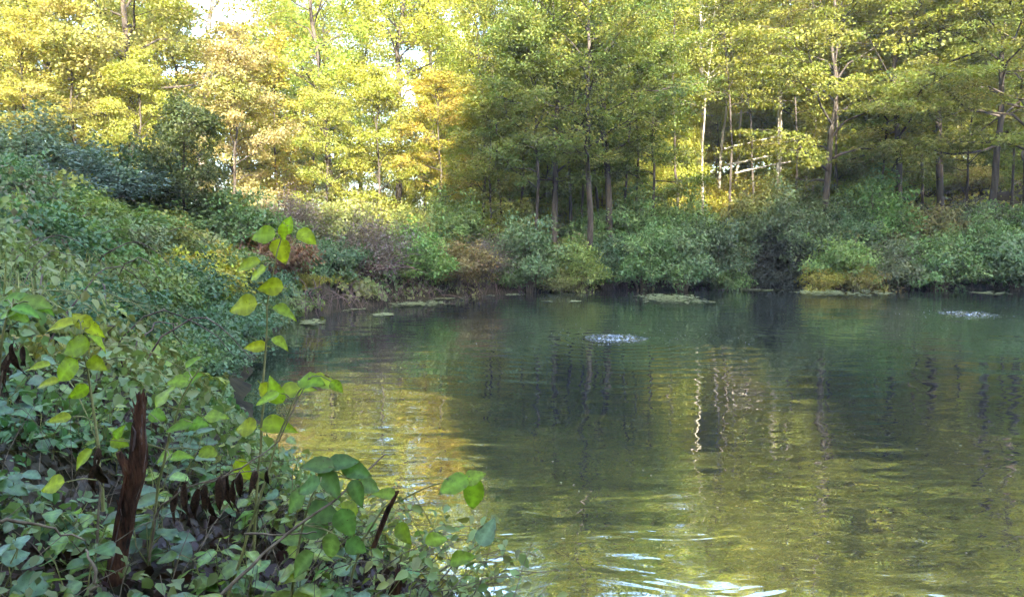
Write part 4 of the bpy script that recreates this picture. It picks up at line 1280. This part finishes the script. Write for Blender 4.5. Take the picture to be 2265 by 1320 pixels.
# broken rotten stump and smaller broken stalks
def snag(name, label, path, d, seed, splinters=7):
    r = np.random.default_rng(seed)
    P = np.array([at(px, py, d) for px, py, w in path])
    base = P[0].copy()
    W = np.array([w for _, _, w in path]) * d / F
    uu = np.linspace(0, 1, len(P))
    n, sides = 30, 18
    u = np.linspace(0, 1, n)
    C = np.stack([np.interp(u, uu, P[:, k]) for k in range(3)], 1) - base
    Wd = np.interp(u, uu, W)
    th = np.linspace(0, 6.283, sides, endpoint=False)
    ridge_ = 1 + 0.28 * (r.random(sides) - 0.5)
    V = []
    for i_ in range(n):
        for j in range(sides):
            tw = th[j] + u[i_] * 0.5
            k = ridge_[j] * (0.86 + 0.3 * float(vnoise(np.array([j * 0.9 + seed]), np.array([u[i_] * 9]), 0.9)[0]))
            top = 0.0
            if u[i_] > 0.86:
                top = (u[i_] - 0.86) / 0.14 * 0.5 * math.sin(j * 1.3 + seed) * Wd.max()
            V.append((C[i_, 0] + math.cos(tw) * Wd[i_] * k, C[i_, 1] + math.sin(tw) * Wd[i_] * k * 0.85, C[i_, 2] + top))
    TT = []
    for i_ in range(n - 1):
        for j in range(sides):
            a, b = i_ * sides + j, i_ * sides + (j + 1) % sides
            TT += [(a, b, b + sides), (a, b + sides, a + sides)]
    V.append(tuple(C[-1] - np.array([0, 0, Wd[-1]])))
    e = (n - 1) * sides
    TT += [(e + j, e + (j + 1) % sides, len(V) - 1) for j in range(sides)]
    root = empty(name, base)
    obj('trunk', tri_mesh('trunk', V, TT), M_ROT, root)
    for k in range(splinters):
        i_ = int(r.integers(10, n)) if k > 2 else n - 2
        a = r.random() * 6.283
        p = C[i_] + np.array([math.cos(a), math.sin(a) * 0.85, 0]) * Wd[i_] * 0.9
        ln = Wd.max() * r.uniform(0.5, 1.3)
        q = p + np.array([math.cos(a) * 0.25 * ln, math.sin(a) * 0.25 * ln, ln])
        branch_obj('splinter', [p - [0, 0, ln * 0.5], p, q], [Wd.max() * 0.14, Wd.max() * 0.16, 0.0006], M_ROT, root, 4)
    for k in range(14 if splinters > 8 else 3):       # loose strips of bark and pale split wood
        a = r.uniform(3.4, 6.0) if k % 3 else r.random() * 6.283
        i0_ = int(r.integers(0, n - 9)); i1_ = i0_ + int(r.integers(5, 12))
        idx_ = np.arange(i0_, min(i1_, n))
        st = C[idx_] + np.stack([np.cos(a + u[idx_] * 0.5) * Wd[idx_] * 0.98, np.sin(a + u[idx_] * 0.5) * Wd[idx_] * 0.85, 0 * idx_], 1)
        st = st + r.normal(size=st.shape) * Wd.max() * 0.05
        st[-1] += np.array([math.cos(a), math.sin(a), 0.3]) * Wd.max() * 0.35
        branch_obj('bark_strip', st, Wd.max() * r.uniform(0.08, 0.17) * np.sin(np.linspace(0.5, 2.9, len(st))), (M_ROT, M_BRUSH, M_ROT2)[k % 3], root, 5)
    if splinters > 8:                              # a broken-off side stub low on the tall stump
        a, b = np.array(at(300, 1060, d)) - base, np.array(at(262, 1000, d - 0.03)) - base
        branch_obj('side_stub', [a, a * 0.5 + b * 0.5 + [0, 0, -0.015], b], [0.022, 0.019, 0.010], M_ROT, root, 7)
    tag(root, label, 'stump')


snag('broken_stump', 'tall thin rotten reddish-brown broken stump in the left foreground',
     [(250, 1290, 19), (264, 1215, 19), (280, 1130, 18), (296, 1060, 22), (306, 1000, 19), (307, 940, 13), (312, 895, 11), (315, 876, 9)], 2.5, 41, 12)
snag('broken_stalk', 'dark broken stalk slanting at the bottom centre', [(826, 1210, 5), (845, 1160, 6), (860, 1122, 6), (880, 1086, 3)], 2.8, 43, 4)
snag('broken_stalk', 'dark stub at the bottom frame edge below the slanting stalk', [(870, 1350, 14), (873, 1310, 13), (880, 1280, 9), (880, 1262, 4)], 2.7, 44, 4)

# long bare branch crossing the foreground and other fallen twigs
for k, (pp, w, lab) in enumerate([
        ([(470, 1335, 2.3), (560, 1245, 2.4), (660, 1160, 2.5), (760, 1090, 2.6), (850, 1005, 2.7)], 0.006, 'long thin bare branch slanting up across the foreground weeds'),
        ([(540, 1180, 2.5), (620, 1182, 2.5), (700, 1176, 2.55)], 0.004, 'short level twig crossing the long slanting branch'),
        ([(-10, 1150, 1.9), (80, 1158, 1.95), (190, 1195, 2.0)], 0.005, 'pale curved stem lying at the left frame edge'),
        ([(200, 1330, 1.9), (212, 1270, 1.9), (190, 1215, 1.95)], 0.006, 'pale hooked stem standing at the bottom left'),
        ([(440, 1080, 2.5), (520, 1040, 2.5), (610, 985, 2.55), (680, 840, 2.6)], 0.0035, 'thin grey twig rising behind the hanging dead leaves')]):
    P = np.array([at(*q) for q in pp])
    u = np.linspace(0, 1, len(P)); u2 = np.linspace(0, 1, 14)
    f = np.stack([np.interp(u2, u, P[:, j]) for j in range(3)], 1)
    f[1:-1] += np.random.default_rng(k).normal(size=(12, 3)) * 0.003
    tb = Tubes(); tb.add(f - f[0], w * (1.1 - 0.6 * u2), 6)
    o = obj('bare_twig', tb.mesh('bare_twig'), M_TWIG)
    o.location = f[0]
    tag(o, lab, 'twig')

# specks of fallen leaf and foam drifting on the pond
rs = np.random.default_rng(88)
ns_ = 170
yy = 4.5 + 24 * rs.random(ns_) ** 1.2
xx = rs.uniform(-0.35, 0.72, ns_) * yy
kk = shore_dist(xx, yy) < -0.2
xx, yy = xx[kk], yy[kk]
ns_ = len(xx)
an = rs.random(ns_) * 6.283
me = leaf_mesh('drifting_leaves', np.stack([xx, yy, np.full(ns_, 0.006)], 1), np.stack([np.cos(an), np.sin(an), an * 0], 1),
               np.tile([0.0, 0.0, 1.0], (ns_, 1)), 0.015 + 0.022 * rs.random(ns_), 0.012 + 0.014 * rs.random(ns_), rs.random(ns_), rs.random(ns_), fold=0.05)
tag(obj('drifting_leaves', me, M_SHRUB, None, (0.50, 0.46, 0.28)), 'small fallen leaves and specks drifting on the water', 'floating leaves', None, 'stuff')

# low broad-leaved weeds carpeting the near bank
PAL = [(0.16, 0.27, 0.09), (0.13, 0.23, 0.11), (0.22, 0.33, 0.07), (0.15, 0.24, 0.12), (0.26, 0.34, 0.06), (0.12, 0.20, 0.08)]


def weed(x, y, h, nl, Lf, color, label, group, r):
    z = gz(x, y)
    root = empty('broad_leaved_weed', (x, y, z))
    tb = Tubes()
    ns = int(r.integers(2, 4))
    per = max(3, nl // ns)
    for s in range(ns):
        az = r.random() * 6.283
        ln = h * r.uniform(0.7, 1.1)
        u = np.linspace(0, 1, 6)
        lean = r.uniform(0.15, 0.55) * ln
        pts = np.stack([math.cos(az) * lean * u ** 1.5, math.sin(az) * lean * u ** 1.5, u * ln - 0.03 * (u == 0)], 1)
        pts[1:] += r.normal(size=(5, 3)) * 0.01
        tb.add(pts, 0.0035 * (1.1 - 0.7 * u), 4, cap=False)
        for k in range(per):
            q = 0.25 + 0.75 * (k + 0.6) / per
            p = np.array([np.interp(q, u, pts[:, j]) for j in range(3)])
            a2 = az + k * 2.4 + r.normal() * 0.5
            ax = Vector((math.cos(a2), math.sin(a2), r.uniform(-0.45, 0.25)))
            nr = Vector((r.normal() * 0.3, r.normal() * 0.3 - 0.15, 1))
            off = Vector((math.cos(a2), math.sin(a2), 0.2)) * 0.02
            put_leaf(root, Vector(p) + off + Vector((x, y, z)), ax, nr, Lf * r.uniform(0.6, 1.15) * (1.1 - 0.35 * q),
                     tuple(np.array(color) * r.uniform(0.75, 1.25)), LEAVES[int(r.integers(0, 5))])
            tb.add(np.stack([p, p + np.array(off) * 0.6, p + np.array(off)]), 0.0018, 3, cap=False)
    obj('stem', tb.mesh('stem'), M_STEM, root)
    tag(root, label, 'weed', group)


rw = np.random.default_rng(321)
rows = [('front row', 1.75, [-40, 60, 160, 270, 370, 470, 560, 650, 740, 830], 0.26, 0.13),
        ('second row', 2.15, [-30, 60, 150, 250, 350, 440, 530, 620, 700, 790, 880], 0.28, 0.125),
        ('third row', 2.7, [-40, 40, 120, 200, 290, 380, 460, 540, 620, 700, 780, 860], 0.30, 0.12),
        ('fourth row', 3.4, [-40, 30, 100, 170, 240, 320, 400, 480, 550, 620, 690, 760], 0.34, 0.115),
        ('back row', 4.2, [-40, 20, 80, 150, 220, 290, 360, 430, 500, 570, 640], 0.38, 0.11)]
for rn, d, pxs, h, Lf in rows:
    for k, px in enumerate(pxs):
        dd = d * rw.uniform(0.93, 1.07)
        x = (px + rw.uniform(-25, 25) - 1132.5) / F * dd
        if shore_dist(np.array([x]), np.array([dd]))[0] < 0.05:
            continue
        weed(x, dd, h * rw.uniform(0.75, 1.2), int(rw.integers(11, 19)), Lf, PAL[int(rw.integers(0, 6))],
             'broad-leaved green weed, %s from the left in the %s of the foreground weeds' % (ORD[k], rn), 'broad-leaved weeds on the near bank', rw)


# tangle of thin shoots, twigs and small leaves leaning over the near water edge
rt = np.random.default_rng(55)
tb = Tubes()
cc_, ax_, ln_ = [], [], []
for k in range(150):
    y = rt.uniform(2.3, 4.6)
    x = (rt.uniform(420, 1020) - 1132.5) / F * y
    sdist = shore_dist(np.array([x]), np.array([y]))[0]
    if sdist < 0.0 or sdist > 1.3:
        continue
    z = gz(x, y)
    az = rt.uniform(-1.0, 1.2); ln = rt.uniform(0.25, 0.75)
    u = np.linspace(0, 1, 7)
    p = np.stack([x + math.cos(az) * ln * 0.75 * u ** 1.3, y + math.sin(az) * ln * 0.5 * u ** 1.3, z + ln * (0.95 * u - 0.6 * u ** 2)], 1)
    p[1:] += rt.normal(size=(6, 3)) * 0.012
    tb.add(p, 0.0032 * (1.1 - 0.7 * u), 4, cap=False)
    for j in range(int(rt.integers(5, 14))):
        q = rt.uniform(0.25, 1.0)
        cc_.append(np.array([np.interp(q, u, p[:, i_]) for i_ in range(3)]) + rt.normal(size=3) * 0.03)
        a2 = rt.random() * 6.283
        ax_.append((math.cos(a2), math.sin(a2), -rt.uniform(0.0, 1.0))); ln_.append(rt.uniform(0.03, 0.075))
nn_ = len(cc_); ln_ = np.array(ln_)
me = leaf_mesh('leaves', np.array(cc_), np.array(ax_), rt.normal(size=(nn_, 3)) * 0.4 + np.array([0, -0.3, 0.8]), ln_, ln_ * 0.6, rt.random(nn_), rt.random(nn_), broad=True)
root = empty('shore_tangle', (0, 0, 0))
obj('twigs', tb.mesh('twigs'), M_TWIG, root)['kind'] = 'stuff'
obj('leaves', me, M_SHRUB, root, (0.26, 0.29, 0.08))['kind'] = 'stuff'
tag(root, 'tangle of thin twigs and small leaves leaning over the near water', 'undergrowth', None, 'stuff')

# small undergrowth filling the near bank
cover('near_undergrowth', 16000, -4.5, 1.6, 1.1, 5.2,
      lambda x, y, r: (shore_dist(x, y) > 0.0) & (x / y < 0.02) & (x / y > -0.8) & (vnoise(x, y, 0.3) > 0.42),
      lambda x, y: 0.040 + 0 * x, 'small weeds and shoots between the broad-leaved plants', 'undergrowth', (0.13, 0.20, 0.07), 0.26, 31, broad=True)
cover('leaf_litter', 16000, -4.5, 2.0, 1.0, 5.0, lambda x, y, r: (shore_dist(x, y) > -0.1) & (x / y < 0.2) & (x / y > -0.8),
      lambda x, y: 0.055 + 0 * x, 'dead brown leaves lying on the near bank', 'leaf litter', (0.055, 0.034, 0.022), 0.06, 32, broad=True)

rg = np.random.default_rng(69)
tb = Tubes()
for k in range(520):                              # roots and dead shoots hanging into the water along the far shore
    i_ = int(rg.integers(10, 17)); f_ = rg.random()
    p0_ = SHORE[i_] + (SHORE[i_ + 1] - SHORE[i_]) * f_
    x, y = p0_[0] + rg.normal() * 0.2, p0_[1] + rg.uniform(0.0, 0.6)
    z = max(gz(x, y), 0) + rg.uniform(0.1, 0.7)
    u = np.linspace(0, 1, 6)
    dx, dy, up = rg.normal() * 0.5, -rg.uniform(0.2, 0.9), rg.uniform(0.0, 0.5)
    p = np.stack([x + dx * u, y + dy * u, z + up * u - (z + up + 0.05) * u ** 2], 1)
    tb.add(p, 0.012 * (1.1 - 0.7 * u) * rg.uniform(0.5, 1.3), 3, cap=False)
tag(obj('bank_roots', tb.mesh('bank_roots'), M_BRUSH), 'dead shoots and roots hanging into the water along the far shore', 'roots', None, 'stuff')
rb = np.random.default_rng(70)
m_ = 26000
bx_ = rb.uniform(-15, 0, m_); by_ = rb.uniform(5.0, 20, m_)
kk = keep_bank(bx_, np.maximum(by_, 3.7), rb) & (vnoise(bx_ + 8, by_ + 8, 0.9) > 0.55) & (shore_dist(bx_, by_) > 0.9)
bx_, by_ = bx_[kk], by_[kk]; m_ = len(bx_)
hh = 0.18 + 0.30 * rb.random(m_)
ax_ = np.stack([rb.normal(size=m_) * 0.45, rb.normal(size=m_) * 0.45, np.ones(m_)], 1)
me = leaf_mesh('bank_grass', np.stack([bx_, by_, ground_z(bx_, by_) + 0.25 + hh * 0.5], 1), ax_, rb.normal(size=(m_, 3)), hh, hh * 0.045, rb.random(m_), rb.random(m_))
tb = Tubes()
for k in range(130):                              # dead bramble canes on the bank
    y = rb.uniform(4.5, 18.0); x = rb.uniform(-0.74, -0.28) * y
    if shore_dist(np.array([x]), np.array([y]))[0] < 1.0:
        continue
    z = gz(x, y) + 0.1; az = rb.random() * 6.283; ln = rb.uniform(0.7, 1.7)
    u = np.linspace(0, 1, 9)
    p = np.stack([x + math.cos(az) * ln * 0.7 * u, y + math.sin(az) * ln * 0.7 * u, z + ln * (1.35 * u - 1.2 * u ** 2)], 1) + rb.normal(size=(9, 3)) * 0.015
    tb.add(p, 0.007 * (1.1 - 0.7 * u) * rb.uniform(0.6, 1.3), 4, cap=False)
tag(obj('dead_canes', tb.mesh('dead_canes'), M_BRUSH), 'dead grey-brown bramble canes arching over the left bank', 'canes', None, 'stuff')
tag(obj('bank_grass', me, M_SHRUB, None, (0.33, 0.34, 0.13)), 'thin grass blades poking up through the left-bank vines', 'grass', None, 'stuff')
rg = np.random.default_rng(67)
tb = Tubes()
for k in range(260):
    y = rg.uniform(4.0, 16.0)
    x = rg.uniform(-0.75, -0.3) * y
    if shore_dist(np.array([x]), np.array([y]))[0] < 1.3:
        continue
    z = gz(x, y) + 0.25
    az = rg.uniform(-0.9, 0.9)
    ln = rg.uniform(0.5, 1.3)
    u = np.linspace(0, 1, 7)
    p = np.stack([x + math.cos(az) * ln * u, y + math.sin(az) * ln * u, z + ln * (0.75 * u - 0.95 * u ** 2)], 1)
    tb.add(p, 0.004 * (1.1 - 0.7 * u) * rg.uniform(0.6, 1.3), 3, cap=False)
tag(obj('trailing_stems', tb.mesh('trailing_stems'), M_STEM), 'pale trailing vine stems arching over the left bank', 'vine stems', None, 'stuff')
rg = np.random.default_rng(66)
tb = Tubes()
for k in range(420):
    y = rg.uniform(1.5, 4.6)
    x = rg.uniform(-0.78, 0.0) * y
    if shore_dist(np.array([x]), np.array([y]))[0] < 0.02:
        continue
    z = gz(x, y)
    az = rg.random() * 6.283
    ln = rg.uniform(0.12, 0.5)
    u = np.linspace(0, 1, 5)
    ben = rg.uniform(0.2, 1.0) * ln
    p = np.stack([x + math.cos(az) * ben * u ** 1.6, y + math.sin(az) * ben * u ** 1.6, z + ln * (u - 0.35 * ben / ln * u ** 2) - 0.02], 1)
    tb.add(p, 0.0024 * (1.1 - 0.7 * u) * rg.uniform(0.6, 1.4), 3, cap=False)
tag(obj('dry_stems', tb.mesh('dry_stems'), M_TWIG), 'dry tan stalks and twigs among the foreground weeds', 'dry stalks', None, 'stuff')
